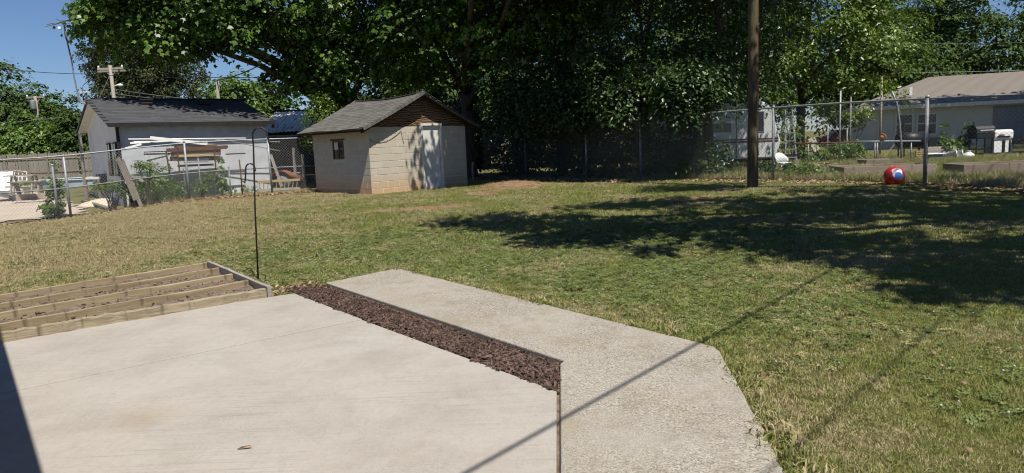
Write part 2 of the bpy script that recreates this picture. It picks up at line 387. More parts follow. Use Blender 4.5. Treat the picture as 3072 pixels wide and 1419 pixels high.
# ------------------------------------------------------------------ layout of the yard (metres)
SA = math.radians(44.6); S_C = np.array([-4.11, 20.98, .20]); S_a = np.array([math.cos(SA), math.sin(SA), 0]); S_b = np.array([-math.sin(SA), math.cos(SA), 0])
GA = math.radians(38); G_g = np.array([math.cos(GA), math.sin(GA), 0]); G_n = np.array([-math.sin(GA), math.cos(GA), 0]); G_E = np.array([-8.17, 25.2, 2.632])   # grey shed: right end of front eave
LF = [np.array([-6.35, 23.55]), np.array([-7.75, 22.95]), np.array([-9.95, 21.85]), np.array([-12.75, 20.35]), np.array([-13.95, 19.7]), np.array([-15.6, 18.9])]
RF0 = np.array([9.15, 15.5]); RFd = np.array([-.628, .778])
PATIO_FAR = [(-2.42, 7.61), (-1.405, 6.306), (-3.51, 4.634), (-6.5, 2.264), (-8.2, 3.9)]
PATIO_NEAR = [(-1.40, 6.278), (.24, 4.23), (.10, 2.2), (-.25, -2), (-8, -4), (-6.5, 2.236), (-3.51, 4.606)]
WALK = [(-2.21, 8.14), (-1.49, 8.94), (1.36, 5.15), (1.45, 5.02), (1.46, 4.9), (1.21, 3.04), (.72, -2), (-.235, -2), (.115, 2.2), (.30, 4.76), (.335, 4.82)]
MULCH = [(-2.42, 7.61), (-2.62, 7.95), (-2.21, 8.14), (.335, 4.82), (.30, 4.76), (.24, 4.23)]
BED = [(-4.19, 9.50), (-2.62, 7.5), (-6.6, 4.2), (-8.0, 5.4)]
def inside(poly, x, y):
    x = np.asarray(x); y = np.asarray(y); r = np.zeros(x.shape, bool); n = len(poly)
    for i in range(n):
        (x0, y0), (x1, y1) = poly[i], poly[(i+1) % n]
        if y0 == y1: continue
        c = ((y0 > y) != (y1 > y)) & (x < (x1-x0)*(y-y0)/(y1-y0)+x0); r ^= c
    return r
def seg_dist(x, y, p, q):
    p = np.asarray(p, float); q = np.asarray(q, float); d = q-p; t = np.clip(((x-p[0])*d[0]+(y-p[1])*d[1])/(d@d), 0, 1)
    return np.hypot(x-p[0]-t*d[0], y-p[1]-t*d[1])
class VN:
    """tileable value noise for layout masks"""
    def __init__(s, seed): s.g = np.random.default_rng(seed).random((64, 64))
    def __call__(s, x, y):
        i = np.floor(x).astype(int); j = np.floor(y).astype(int); a = ss(x-i); b = ss(y-j); g = s.g
        return (g[i % 64, j % 64]*(1-a)+g[(i+1) % 64, j % 64]*a)*(1-b)+(g[i % 64, (j+1) % 64]*(1-a)+g[(i+1) % 64, (j+1) % 64]*a)*b
vn1, vn2, vn3 = VN(1), VN(2), VN(3)
def ell(x, y, cx, cy, rx, ry, rot=0):
    c, s = math.cos(rot), math.sin(rot); X = (x-cx)*c+(y-cy)*s; Y = -(x-cx)*s+(y-cy)*c
    return np.clip(1.25-np.hypot(X/rx, Y/ry), 0, 1)
def bare(x, y):
    x = np.asarray(x, float); y = np.asarray(y, float)
    b = np.zeros(x.shape)
    rx = (x-S_C[0])*S_a[0]+(y-S_C[1])*S_a[1]; ry = (x-S_C[0])*S_b[0]+(y-S_C[1])*S_b[1]
    d = np.hypot(np.maximum(np.maximum(-rx, rx-3.78), 0), np.maximum(np.maximum(-ry, ry-3.25), 0))
    b = np.maximum(b, np.clip(1.15-d/.55, 0, 1))
    for i in range(len(LF)-1):
        b = np.maximum(b, np.clip(1.2-seg_dist(x, y, LF[i], LF[i+1])/.75, 0, 1))
    b = np.maximum(b, ell(x, y, -8.6, 21.4, 1.7, .7, .45)); b = np.maximum(b, ell(x, y, -6.6, 21.7, 1.0, .6, .3))
    b = np.maximum(b, ell(x, y, .0, 20.7, 1.5, 1.0)); b = np.maximum(b, ell(x, y, -.9, 19.2, .9, 1.0))
    b = np.maximum(b, .9*ell(x, y, -2.0, 15.9, 1.9, .75, .25)); b = np.maximum(b, ell(x, y, 3.9, 15.3, 1.1, .45))
    b = np.maximum(b, .6*ell(x, y, -3.3, 13.0, .8, .35)); b = np.maximum(b, .7*ell(x, y, 3.9, 9.6, .5, .25)); b = np.maximum(b, .7*ell(x, y, 5.2, 8.3, .45, .22))
    b = np.maximum(b, .9*ell(x, y, -2.55, 8.05, .45, .35)); b = np.maximum(b, .6*ell(x, y, -.1, 7.3, .5, .16, -.9)); b = np.maximum(b, .5*ell(x, y, 1.55, 4.2, .25, .9, .1))
    b = np.maximum(b, .75*ell(x, y, 3.3, 3.9, .5, .3))
    t = (x-RF0[0])*RFd[0]+(y-RF0[1])*RFd[1]; q = np.abs((x-RF0[0])*RFd[1]-(y-RF0[1])*RFd[0])
    b = np.maximum(b, np.clip(1.0-q/.7, 0, 1)*.9)
    b = np.maximum(b, ss((t-6.5)/3)*np.clip(1.1-(q-.5)/2.2, 0, 1)*.9)      # under the dense trees nothing grows
    fine = vn1(x*1.3+9, y*2.1+5)*.6+vn2(x*3.1, y*4.3)*.4
    return np.clip(b + np.clip((fine-.74)*2.2, 0, .5), 0, 1)

# ------------------------------------------------------------------ ground sheet
def axis(lo, a, b, hi, fine, k=1.3):
    xs = list(np.arange(a, b+1e-6, fine)); s = fine
    while xs[-1] < hi: s *= k; xs.append(xs[-1]+s)
    s = fine
    while xs[0] > lo: s *= k; xs.insert(0, xs[0]-s)
    return np.array(xs)
gx = axis(-420, -16, 12, 420, .2); gy = axis(-30, 2.4, 28, 700, .2)
XX, YY = np.meshgrid(gx, gy); ZZ = terr(XX, YY) + (vn1(XX*2, YY*2)-.5)*.02*ss((YY-9)/3)
ZZ = np.where(inside(MULCH, XX, YY), ZZ-.035, ZZ)
nx, ny = len(gx), len(gy); idx = np.arange(nx*ny).reshape(ny, nx)
Fq = np.stack([idx[:-1, :-1], idx[:-1, 1:], idx[1:, 1:], idx[1:, :-1]], -1).reshape(-1, 4)
ground = link('ground', np_mesh('ground', np.stack([XX, YY, ZZ], -1).reshape(-1, 3), Fq, M['ground'], {'bare': bare(XX, YY).ravel()}))
tag(ground, 'lawn and bare earth running from the patio to the fences', 'ground', kind='structure')

# ------------------------------------------------------------------ concrete
pat = empty('patio', (0, 0, 0)); tag(pat, 'smooth pale concrete patio in two pours', 'patio', kind='structure')
MB().prism(PATIO_FAR[::-1], -.12, 0).build('slab', M['concrete'], pat, bevel=.006, seg=2)
MB().prism(PATIO_NEAR[::-1], -.12, 0).build('slab', M['concrete'], pat, bevel=.006, seg=2)
def rag(poly, step=.16, amp=.012, seed=3, edges=None):
    r = np.random.default_rng(seed); out = []
    for i in range(len(poly)):
        p = np.array(poly[i]); q = np.array(poly[(i+1) % len(poly)]); L = np.linalg.norm(q-p); n = max(1, int(L/step)); nn = np.array([-(q-p)[1], (q-p)[0]])/L
        for k in range(n): out.append(tuple(p+(q-p)*k/n+nn*(r.normal()*amp if k and (edges is None or i in edges) else 0)))
    return out
MB().prism([(.10, 2.2), (-.25, -2), (-.235, -2), (.115, 2.2), (.31, 4.77), (.24, 4.25)][::-1], -.1, -.022).build('joint_filler', M['soil'], pat)
MB().prism([(-1.40, 6.28), (-1.41, 6.30), (-3.51, 4.63), (-6.5, 2.26), (-6.5, 2.24), (-3.51, 4.61)], -.1, -.02).build('joint_filler', M['soil'], pat)
wk = MB().prism(rag(WALK, .11, .004, 3, (1, 2, 3, 4, 5))[::-1], -.14, .004).build('walkway', M['aggregate'], None, bevel=.01, seg=2)
tag(wk, 'rough exposed-aggregate concrete walkway bending round the patio', 'walkway', kind='structure')

# ------------------------------------------------------------------ mulch strip
def chips(name, n, poly, zf, size, mat, seed, parent=None):
    r = np.random.default_rng(seed); P = np.array(poly); lo, hi = P.min(0), P.max(0)
    x = r.uniform(lo[0], hi[0], n*5); y = r.uniform(lo[1], hi[1], n*5); k = inside(poly, x, y); x, y = x[k][:n], y[k][:n]; n = len(x)
    z = zf(x, y) + r.random(n)*.022
    th = r.uniform(0, 6.283, n); tl = r.normal(0, .35, n); L = size*(.5+r.random(n)*1.1); W = L*r.uniform(.14, .34, n); T = .004+r.random(n)*.006
    ax = np.stack([np.cos(th)*np.cos(tl), np.sin(th)*np.cos(tl), np.sin(tl)], 1); ay = np.stack([-np.sin(th), np.cos(th), r.normal(0, .35, n)], 1); az = np.cross(ax, ay)
    s = np.array([[-1, -1, -1], [1, -.6, -1], [1, .7, -1], [-1, 1, -1], [-1, -.7, 1], [.9, -.6, 1], [1, .6, 1], [-.9, .8, 1]], float)/2
    V = np.stack([x, y, z], 1)[:, None] + s[None, :, 0:1]*(ax*L[:, None])[:, None] + s[None, :, 1:2]*(ay*W[:, None])[:, None] + s[None, :, 2:3]*(az*T[:, None])[:, None]
    q = np.array([[0, 1, 5, 4], [1, 2, 6, 5], [2, 3, 7, 6], [3, 0, 4, 7], [4, 5, 6, 7]])
    F = (np.arange(n)[:, None, None]*8+q[None]).reshape(-1, 4)
    return link(name, np_mesh(name, V.reshape(-1, 3), F, mat, {'tint': np.repeat(r.random(n), 8)}, False), None, parent)
mu = chips('mulch', 11000, rag(MULCH, .07, .018, 8), lambda x, y: -.052 + .035*ss((3.26-(x*.786+y*.618))/.4), .05, M['mulch'], 5)
tag(mu, 'dark brown shredded bark mulch between patio and walkway', 'mulch', kind='stuff')

# ------------------------------------------------------------------ tiered timber garden bed
bed = empty('garden_bed', (-4.2, 7.2, 0), 0, 'low tiered garden bed of weathered timbers beside the patio', 'garden bed')
bl = (-4.2, 7.2, 0)
def loc(p): return (p[0]-bl[0], p[1]-bl[1], p[2])
def board(p, q, w, z0, z1, name, mat, parent, seed, wob=.006, nseg=14):
    r = np.random.default_rng(seed); p = np.array(p); q = np.array(q); d = (q-p); L = np.linalg.norm(d); d /= L; nn = np.array([-d[1], d[0]])
    m = MB(); rings = []
    for i in range(nseg+1):
        s = L*i/nseg; o = nn*r.normal()*wob; t = r.normal()*wob; b = [p+d*s+nn*k*w/2+o for k in (-1, 1)]
        rings.append([(0, 0, 0)]*0 or [(*b[0], z0), (*b[1], z0), (*b[1], z1+t), (*b[0], z1+t*.6)])
    o = p+d*L/2
    vs = [ (v[0]-o[0], v[1]-o[1], v[2]) for rr in rings for v in rr]
    fs = [(0, 1, 2, 3), tuple(4*nseg+k for k in (3, 2, 1, 0))]
    for i in range(nseg):
        for k in range(4): fs.append((4*i+k, 4*i+4+k, 4*i+4+(k+1) % 4, 4*i+(k+1) % 4))
    ang = math.atan2(d[1], d[0]); c_, s_ = math.cos(-ang), math.sin(-ang)
    m.add([(c_*x-s_*y, s_*x+c_*y, z) for x, y, z in vs], fs)
    ob = m.build(name, mat, parent, bevel=.004); ob.location = (o[0]-bl[0], o[1]-bl[1], 0); ob.rotation_euler = (0, 0, ang); return ob
rows = [((-4.17, 9.46), (-7.6, 5.75)), ((-3.80, 8.96), (-7.3, 5.15)), ((-3.43, 8.47), (-6.95, 4.7)), ((-3.06, 7.97), (-6.5, 4.28))]
for i, (p, q) in enumerate(rows):
    board(p, q, .042, -.06, .095+.004*i, 'row_board', M['wood_tan'], bed, 20+i, .0045)
board((-4.16, 9.51), (-2.655, 7.50), .045, -.06, .112, 'end_board', M['wood_grey'], bed, 31, .003)
board((-2.70, 7.50), (-6.4, 4.42), .075, -.03, .088, 'front_timber', M['wood_timber'], bed, 32, .007, 60)
vs_ = []; fs_ = []
lines = rows + [((-2.70, 7.50), (-6.4, 4.42))]
m = MB(); ns, nt = 60, 5
for k in range(4):
    (p0, q0), (p1, q1) = lines[k], lines[k+1]; base = len(m.v)
    for i in range(ns+1):
        for j in range(nt+1):
            a = np.array(p0)+(np.array(q0)-p0)*i/ns; b = np.array(p1)+(np.array(q1)-p1)*i/ns; c = a+(b-a)*j/nt
            m.v.append((c[0]-bl[0], c[1]-bl[1], .022+.03*(vn1(np.array(c[0]*5), np.array(c[1]*5))-.4)+.02*(vn2(np.array(c[0]*14), np.array(c[1]*14)))))
    for i in range(ns):
        for j in range(nt): m.f.append((base+i*(nt+1)+j, base+i*(nt+1)+j+1, base+(i+1)*(nt+1)+j+1, base+(i+1)*(nt+1)+j))
soil = m.build('soil', M['soil'], bed, smooth=True)
bs = chips('soil_crumbs', 1300, [(-4.1, 9.35), (-2.8, 7.6), (-6.2, 4.7), (-7.4, 5.9)], lambda x, y: .03+0*x, .03, M['mulch'], 11, bed); bs['kind'] = 'stuff'; bs.location = (-bl[0], -bl[1], 0)

# ------------------------------------------------------------------ scattered ground cover
def scatter(name, P, rot, sc, coll, mat=None):
    me = bpy.data.meshes.new(name); me.vertices.add(len(P)); me.vertices.foreach_set('co', P.astype(np.float32).ravel())
    a = me.attributes.new('rot', 'FLOAT_VECTOR', 'POINT'); a.data.foreach_set('vector', rot.astype(np.float32).ravel())
    a = me.attributes.new('sc', 'FLOAT', 'POINT'); a.data.foreach_set('value', sc.astype(np.float32))
    a = me.attributes.new('pick', 'INT', 'POINT'); a.data.foreach_set('value', rng.integers(0, len(coll.objects), len(P)).astype(np.int32))
    o = link(name, me)
    ng = bpy.data.node_groups.new(name+'_nodes', 'GeometryNodeTree')
    ng.interface.new_socket('Geometry', in_out='INPUT', socket_type='NodeSocketGeometry'); ng.interface.new_socket('Geometry', in_out='OUTPUT', socket_type='NodeSocketGeometry')
    N = ng.nodes; gi = N.new('NodeGroupInput'); go = N.new('NodeGroupOutput'); ip = N.new('GeometryNodeInstanceOnPoints'); ci = N.new('GeometryNodeCollectionInfo')
    ci.inputs['Collection'].default_value = coll; ci.inputs['Separate Children'].default_value = True; ci.inputs['Reset Children'].default_value = True
    def na(nm, t):
        n = N.new('GeometryNodeInputNamedAttribute'); n.data_type = t; n.inputs['Name'].default_value = nm; return n.outputs['Attribute']
    ip.inputs['Pick Instance'].default_value = True
    L = ng.links; L.new(gi.outputs[0], ip.inputs['Points']); L.new(ci.outputs[0], ip.inputs['Instance'])
    L.new(na('pick', 'INT'), ip.inputs['Instance Index']); L.new(na('rot', 'FLOAT_VECTOR'), ip.inputs['Rotation']); L.new(na('sc', 'FLOAT'), ip.inputs['Scale'])
    L.new(ip.outputs[0], go.inputs[0])
    md = o.modifiers.new('scatter', 'NODES'); md.node_group = ng
    return o
def along(pts, n, spread, seed, off=0):
    r = np.random.default_rng(seed); pts = np.array(pts); L = np.r_[0, np.cumsum(np.linalg.norm(np.diff(pts, axis=0), axis=1))]; s = r.random(n)*L[-1]
    return np.column_stack([np.interp(s, L, pts[:, 0]), np.interp(s, L, pts[:, 1])]) + r.normal(0, spread, (n, 2)) + off
def tuft(name, coll, mat, blades, rad, h0, h1, w, lean, seed):
    r = np.random.default_rng(seed); m = MB()
    for _ in range(blades):
        a = r.uniform(0, 6.283); q = rad*math.sqrt(r.random()); x, y = q*math.cos(a), q*math.sin(a)
        h = r.uniform(h0, h1); d = r.uniform(0, 6.283); ln = lean*h*r.uniform(.3, 1.3); dx, dy = math.cos(d)*ln, math.sin(d)*ln
        ww = w*r.uniform(.7, 1.3); e = r.uniform(0, 6.283); ex, ey = math.cos(e)*ww/2, math.sin(e)*ww/2
        n = len(m.v)
        m.v += [(x-ex, y-ey, -.01), (x+ex, y+ey, -.01), (x+dx*.4-ex*.8, y+dy*.4-ey*.8, h*.6), (x+dx*.4+ex*.8, y+dy*.4+ey*.8, h*.6), (x+dx, y+dy, h*(1-.25*min(1, lean)))]
        m.f += [(n, n+1, n+3, n+2), (n+2, n+3, n+4)]
    o = bpy.data.objects.new(name, m.mesh(name, True)); o.data.materials.append(mat); coll.objects.link(o); return o
cg = bpy.data.collections.new('grass_tufts')
for i in range(5): tuft('tuft%d' % i, cg, M['grass'], 16, .055, .014, .042, .0046, 1.0, 40+i)
tuft('tuft5', cg, M['straw'], 12, .055, .012, .04, .004, 1.6, 50); tuft('tuft6', cg, M['straw'], 9, .06, .01, .03, .0045, 2.2, 51)
def ground_pts(n, y0, y1, dens_pow, seed, margin=1.12):
    """points over the lawn in front of the camera, denser near it"""
    r = np.random.default_rng(seed); e = 2-dens_pow
    y = (y0**e + r.random(n)*(y1**e-y0**e))**(1/e); x = r.uniform(-1, 1, n)*(.84*y+1.6)
    return x, y, r
def lawn_mask(x, y):
    k = ~(inside(PATIO_FAR, x, y) | inside(PATIO_NEAR, x, y) | inside(WALK, x, y) | inside(MULCH, x, y) | inside(BED, x, y))
    k &= ~((seg_dist(x, y, (-1.4, 6.29), (-6.5, 2.25)) < .08) | (seg_dist(x, y, (.25, 4.3), (-.25, -2)) < .07) | (seg_dist(x, y, (-2.42, 7.61), (-8.2, 3.9)) < .06))
    rx = (x-S_C[0])*S_a[0]+(y-S_C[1])*S_a[1]; ry = (x-S_C[0])*S_b[0]+(y-S_C[1])*S_b[1]
    k &= ~((rx > -.05) & (rx < 3.85) & (ry > -.05))
    # left fence: nothing beyond it here
    d = LF[0]-LF[-1]; k &= ~(((x-LF[-1][0])*d[1]-(y-LF[-1][1])*d[0] < 0.0) & (x < -6))
    return k
x, y, r = ground_pts(560000, 2.6, 27, 1.2, 60)
k = lawn_mask(x, y); x, y = x[k], y[k]
k = r.random(len(x)) > bare(x, y)*1.15; x, y = x[k], y[k]
den = .35+.9*vn2(x*1.7, y*2.2); k = r.random(len(x)) < den; x, y = x[k], y[k]; n = len(x)
sc = (.75+.5*r.random(n))*(.65+.75*vn1(x*.9+3, y*.9))*np.interp(y, [3, 9, 16, 27], [.95, 1.0, 1.15, 1.5])
# grass creeping over the walkway, bed and patio edges
ed = [along([(-2.25, 8.16), (-1.49, 8.97), (1.38, 5.18), (1.49, 4.98), (1.24, 3.04), (.95, .5)], 1500, .022, 62, np.array([.03, .012])), along([(-4.2, 9.53), (-7.65, 5.78)], 420, .03, 63, np.array([-.03, .03]))]
ex = np.vstack(ed); m_ = len(ex); x = np.r_[x, ex[:, 0]]; y = np.r_[y, ex[:, 1]]; sc = np.r_[sc, (1.1+.9*r.random(m_))*(.5+.9*vn2(ex[:, 0]*6, ex[:, 1]*6))]; n = len(x)
grass = scatter('grass', np.stack([x, y, terr(x, y)+.0], 1), np.stack([r.normal(0, .15, n), r.normal(0, .15, n), r.uniform(0, 6.283, n)], 1), sc, cg)
tag(grass, 'short patchy lawn grass with dry straw patches', 'grass', kind='stuff')
# clover in the middle of the lawn
cc = bpy.data.collections.new('clover_tufts')
for i in range(16):
    r2 = np.random.default_rng(80+i); m = MB()
    for _ in range(9):
        a = r2.uniform(0, 6.283); q = .055*math.sqrt(r2.random()); cx, cy, cz = q*math.cos(a), q*math.sin(a), r2.uniform(.014, .032); b = r2.uniform(0, 2)
        for j in range(3):
            t_ = b+j*2.094; s_ = .0115*r2.uniform(.8, 1.3); p = [(cx, cy, cz)]
            for dd, rr in ((-.55, .8), (-.3, 1.5), (.3, 1.5), (.55, .8)): p.append((cx+math.cos(t_+dd)*s_*rr, cy+math.sin(t_+dd)*s_*rr, cz+r2.normal()*.003+.003))
            m.add(p, [(0, 1, 2, 3, 4)])
    o = bpy.data.objects.new('clover%d' % i, m.mesh('clover', True)); o.data.materials.append(M['clover']); cc.objects.link(o)
    if i == 15:
        f = MB()
        for _ in range(1):
            q = r2.uniform(-.04, .04, 2); f.lathe([(.002, 0), (.0065, .003), (.0075, .008), (.005, .012), (.0015, .014)], 6, (q[0], q[1], .036))
        me2 = f.mesh('flower'); ob = o.data; n0 = len(m.v)
        m.v += f.v; m.f += [tuple(i_+n0 for i_ in ff) for ff in f.f]
        me3 = m.mesh('cloverf', True); me3.materials.append(M['clover']); me3.materials.append(M['flower'])
        for p in me3.polygons:
            if p.vertices[0] >= n0: p.material_index = 1
        o.data = me3
x, y, r = ground_pts(115000, 3.2, 16, 1.2, 61)
k = lawn_mask(x, y); x, y = x[k], y[k]
cl = np.clip(ell(x, y, -.2, 10.4, 4.6, 2.6, .1)*1.6 + .7*ell(x, y, 1.8, 7.2, 2.2, 1.5, -.8) + .12*(vn3(x*.8, y*.8) > .6), 0, 1)*(.25+1.0*vn3(x*1.6+7, y*1.9))
k = (r.random(len(x)) < cl) & (r.random(len(x)) > bare(x, y)); x, y = x[k], y[k]; n = len(x)
clv = scatter('clover', np.stack([x, y, terr(x, y)], 1), np.stack([r.normal(0, .2, n), r.normal(0, .2, n), r.uniform(0, 6.283, n)], 1), (.8+.5*r.random(n))*np.interp(y, [3, 9, 16], [.9, .9, 1.1]), cc)
tag(clv, 'white-flowering clover spread through the middle of the lawn', 'clover', kind='stuff')

# ------------------------------------------------------------------ leaf litter
LEAF6 = (np.array([[0, 0, 0], [.3, .26, .05], [.75, .2, .04], [1, 0, -.03], [.75, -.2, .04], [.3, -.26, .05]]) - [[.5, 0, 0]], np.array([[0, 1, 2, 3], [0, 3, 4, 5]]))
MAPLE = (np.array([[-.1, 0, 0], [.05, .34, .03], [.42, .50, -.05], [.50, .20, .02], [.95, 0, -.08], [.50, -.20, .02], [.42, -.50, -.05], [.05, -.34, .03]]) - [[.4, 0, 0]], np.array([[0, 1, 2, 3], [0, 3, 4, 5], [0, 5, 6, 7]]))
def leaf_mesh(name, P, Nn, D, S, tint, mat, tmpl=LEAF6):
    Nn = Nn/np.linalg.norm(Nn, axis=1, keepdims=True); X = D-(D*Nn).sum(1, keepdims=True)*Nn; X /= np.linalg.norm(X, axis=1, keepdims=True)+1e-9; Y = np.cross(Nn, X)
    T, Fq = tmpl; k = len(T)
    V = P[:, None]+S[:, None, None]*(T[None, :, 0:1]*X[:, None]+T[None, :, 1:2]*Y[:, None]+T[None, :, 2:3]*Nn[:, None])
    F = (np.arange(len(P))[:, None, None]*k+Fq[None]).reshape(-1, 4)
    return np_mesh(name, V.reshape(-1, 3), F, mat, {'tint': np.repeat(tint, k)})
def litter(name, pts, size, label, seed):
    r = np.random.default_rng(seed); n = len(pts); P = np.column_stack([pts, terr(pts[:, 0], pts[:, 1])+.012+.03*r.random(n)])
    N_ = np.column_stack([r.normal(0, .45, n), r.normal(0, .45, n), np.ones(n)]); D = r.normal(size=(n, 3))
    o = link(name, leaf_mesh(name, P, N_, D, size*(.6+.7*r.random(n)), r.random(n), M['leaf_dry'])); return tag(o, label, 'leaf litter', kind='stuff')
litter('leaf_litter', along(LF[::-1], 2600, .22, 90, np.array([.1, -.15])), .10, 'dry brown leaves drifted along the left chain-link fence', 90)
litter('leaf_litter', along([RF0-RFd*4, RF0+RFd*16], 5200, .34, 91, np.array([-.1, -.1])), .11, 'dry brown leaves heaped along the right chain-link fence', 91)
litter('leaf_litter', along([(-2.75, 8.0), (-2.3, 8.25), (-2.9, 7.75)], 170, .16, 92), .06, 'dry leaf crumbs between garden bed and mulch strip', 92)

# ------------------------------------------------------------------ concrete-block shed
shed = empty('block_shed', S_C, SA, 'small tan concrete-block shed with sagging shingle roof and white door', 'shed')
W_, D_, H_ = 3.78, 3.25, 1.96
DX0, DX1 = 1.93, 2.78; WY0, WY1, WZ0, WZ1 = 1.40, 2.04, 1.04, 1.62
wall = MB()
wall.box(0, DX0, 0, .19, -.2, H_).box(DX1, W_, 0, .19, -.2, H_)
wall.box(0.0005, .19, .19, WY0, -.2, H_).box(0.0005, .19, WY1, D_, -.2, H_).box(0.0005, .19, WY0, WY1, -.2, WZ0).box(0.0005, .19, WY0, WY1, WZ1, H_)
wall.box(.19, W_, D_-.19, D_, -.2, H_).box(W_-.19, W_, .19, D_-.19, -.2, H_)
wallo = wall.build('wall', M['mortar'], shed)
_bm = {}
def block(L, axis):
    key = (round(L, 3), axis)
    if key not in _bm:
        m = MB(); h = .0965; e = .007
        if axis == 0: m.add([(-L/2, 0.02, -h), (L/2, .02, -h), (L/2, .02, h), (-L/2, .02, h), (-L/2+e, -.006, -h+e), (L/2-e, -.006, -h+e), (L/2-e, -.006, h-e), (-L/2+e, -.006, h-e)], [(4, 5, 6, 7), (0, 1, 5, 4), (1, 2, 6, 5), (2, 3, 7, 6), (3, 0, 4, 7)])
        else: m.add([(.02, L/2, -h), (.02, -L/2, -h), (.02, -L/2, h), (.02, L/2, h), (-.006, L/2-e, -h+e), (-.006, -L/2+e, -h+e), (-.006, -L/2+e, h-e), (-.006, L/2-e, h-e)], [(4, 5, 6, 7), (0, 1, 5, 4), (1, 2, 6, 5), (2, 3, 7, 6), (3, 0, 4, 7)])
        me = m.mesh('block'); me.materials.append(M['block']); _bm[key] = me
    return _bm[key]
def put_block(a0, a1, z, axis):
    L = a1-a0-.010
    if L < .05: return
    o = link('block', block(L, axis), None, wallo); c = (a0+a1)/2
    o.location = (c, rng.normal(0, .001), z) if axis == 0 else (rng.normal(0, .001), c, z)
def courses(length, axis, holes):
    for i in range(10):
        z = -.07+.203*(i+.5); x0 = 0.0; first = .406 if i % 2 == 0 else .203; x = 0
        while x < length-.01:
            x1 = min(x+(first if x == 0 else .406), length); segs = [(x, x1)]
            for h0, h1, hz0, hz1 in holes:
                if z+.09 < hz0 or z-.09 > hz1: continue
                ns_ = []
                for a, b in segs:
                    if b <= h0 or a >= h1: ns_.append((a, b)); continue
                    if a < h0: ns_.append((a, h0))
                    if b > h1: ns_.append((h1, b))
                segs = ns_
            for a, b in segs: put_block(a, b, z, axis)
            x = x1
courses(W_, 0, [(DX0, DX1, -1, 3)]); courses(D_, 1, [(WY0, WY1, WZ0+.02, WZ1-.02)])
# roof
EZ, RZ, RA, OV = 1.92, 3.0, 1.89, .39
Y0, Y1 = -.30, 3.52
def roofp(a, y, side=-1):
    """height of the roof surface; a runs from the eave (0) to the ridge (1)"""
    sag = -.085*math.sin(math.pi*min(1, max(0, (y-Y0)/(Y1-Y0))))*a - .02*math.sin(math.pi*a)
    x = -OV+(RA+OV)*a if side < 0 else W_+OV-(W_+OV-RA)*a
    return Vector((x, y, EZ+(RZ-EZ)*a+sag+.012*math.sin(3.1*y+1)*(1-a)))
roof = empty('roof', (0, 0, 0)); roof.parent = shed
for side in (-1, 1):
    m = MB(); na, nb = 6, 8
    for i in range(na+1):
        for j in range(nb+1): m.v.append(tuple(roofp(i/na, Y0+(Y1-Y0)*j/nb, side)))
    for i in range(na):
        for j in range(nb):
            q = (i*(nb+1)+j, i*(nb+1)+j+1, (i+1)*(nb+1)+j+1, (i+1)*(nb+1)+j); m.f.append(q if side > 0 else q[::-1])
    ob = m.build('roof_deck', M['wood_brown'] if side < 0 else M['shingle_grey'], roof); sm = ob.modifiers.new('solid', 'SOLIDIFY'); sm.thickness = .03; sm.offset = -1
sh_me = []
for s_ in range(4):
    m = MB(); w = .148; j = [random.uniform(-.006, .006) for _ in range(4)]
    m.add([(-w, j[0], .002), (w, j[1], .002), (w, .17, .001), (-w, .17, .001), (-w, j[0], .013+j[2]*.6), (w, j[1], .013+j[3]*.6), (w, .17, .006), (-w, .17, .006)], [(4, 5, 6, 7), (0, 1, 5, 4), (1, 2, 6, 5), (3, 0, 4, 7)])
    me = m.mesh('shingle'); me.materials.append(M['shingle_grey']); sh_me.append(me)
def lay(me, o, X, Yv, parent, name='shingle'):
    Z = X.cross(Yv).normalized(); X = Yv.cross(Z).normalized()
    ob = link(name, me, None, parent); ob.matrix_local = Matrix(((X.x, Yv.x, Z.x, o.x), (X.y, Yv.y, Z.y, o.y), (X.z, Yv.z, Z.z, o.z), (0, 0, 0, 1))); return ob
NR = 17
for i in range(NR):
    a = i/NR; off = (i % 2)*.15
    y = Y1-.13+off*.0
    ys = np.arange(Y0+.15-off, Y1+.1, .302)
    for yy in ys:
        yc = min(max(yy, Y0+.14), Y1-.14)
        p = roofp(a, yc); q = roofp(min(1, a+.05), yc); Yv = (q-p).normalized(); X = (roofp(a, yc-.1)-roofp(a, yc+.1)).normalized()
        lay(random.choice(sh_me), p+Yv*random.uniform(-.006, .006)-Yv*.02, X, Yv, roof)
m = MB().add([(-.095, -.008, .004), (.095, -.008, .004), (.1, .2, -.004), (-.1, .2, -.004), (-.1, -.01, .02), (.1, -.01, .02), (.1, .2, .012), (-.1, .2, .012)], [(4, 5, 6, 7), (0, 1, 5, 4), (1, 2, 6, 5), (3, 0, 4, 7)])
capm = m.mesh('cap_shingle'); capm.materials.append(M['shingle_grey'])
rakem = MB().add([(-.1, -.006, .006), (.1, -.006, .006), (.104, -.006, -.075), (.1, .19, 0), (-.1, .19, 0), (.1, .19, -.075), (-.1, -.006, .022), (.112, -.006, .022), (.116, -.006, -.08), (.106, .19, .012), (-.1, .19, .012), (.106, .19, -.075)], [(6, 7, 9, 10), (7, 8, 11, 9), (0, 1, 7, 6), (1, 2, 8, 7), (2, 5, 11, 8)]).mesh('rake_cap'); rakem.materials.append(M['shingle_grey'])
for i in range(15):                                   # cap shingles wrapped over the front rake, then the ridge
    a = i/15; p = roofp(a, Y0+.06); q = roofp(min(1, a+.06), Y0+.06); Yv = (q-p).normalized()
    ob = lay(rakem, p+Vector((0, 0, .014)), Vector((0, -1, 0)), Yv, roof, 'cap_shingle')
for i in range(20):
    t_ = Y1-.1-(Y1-Y0-.1)*i/20; p = roofp(1, t_); q = roofp(1, t_-.1); lay(capm, p+Vector((0, 0, .016)), Vector((-1, 0, 0)) if False else Vector((1, 0, 0)), (q-p).normalized(), roof, 'cap_shingle')
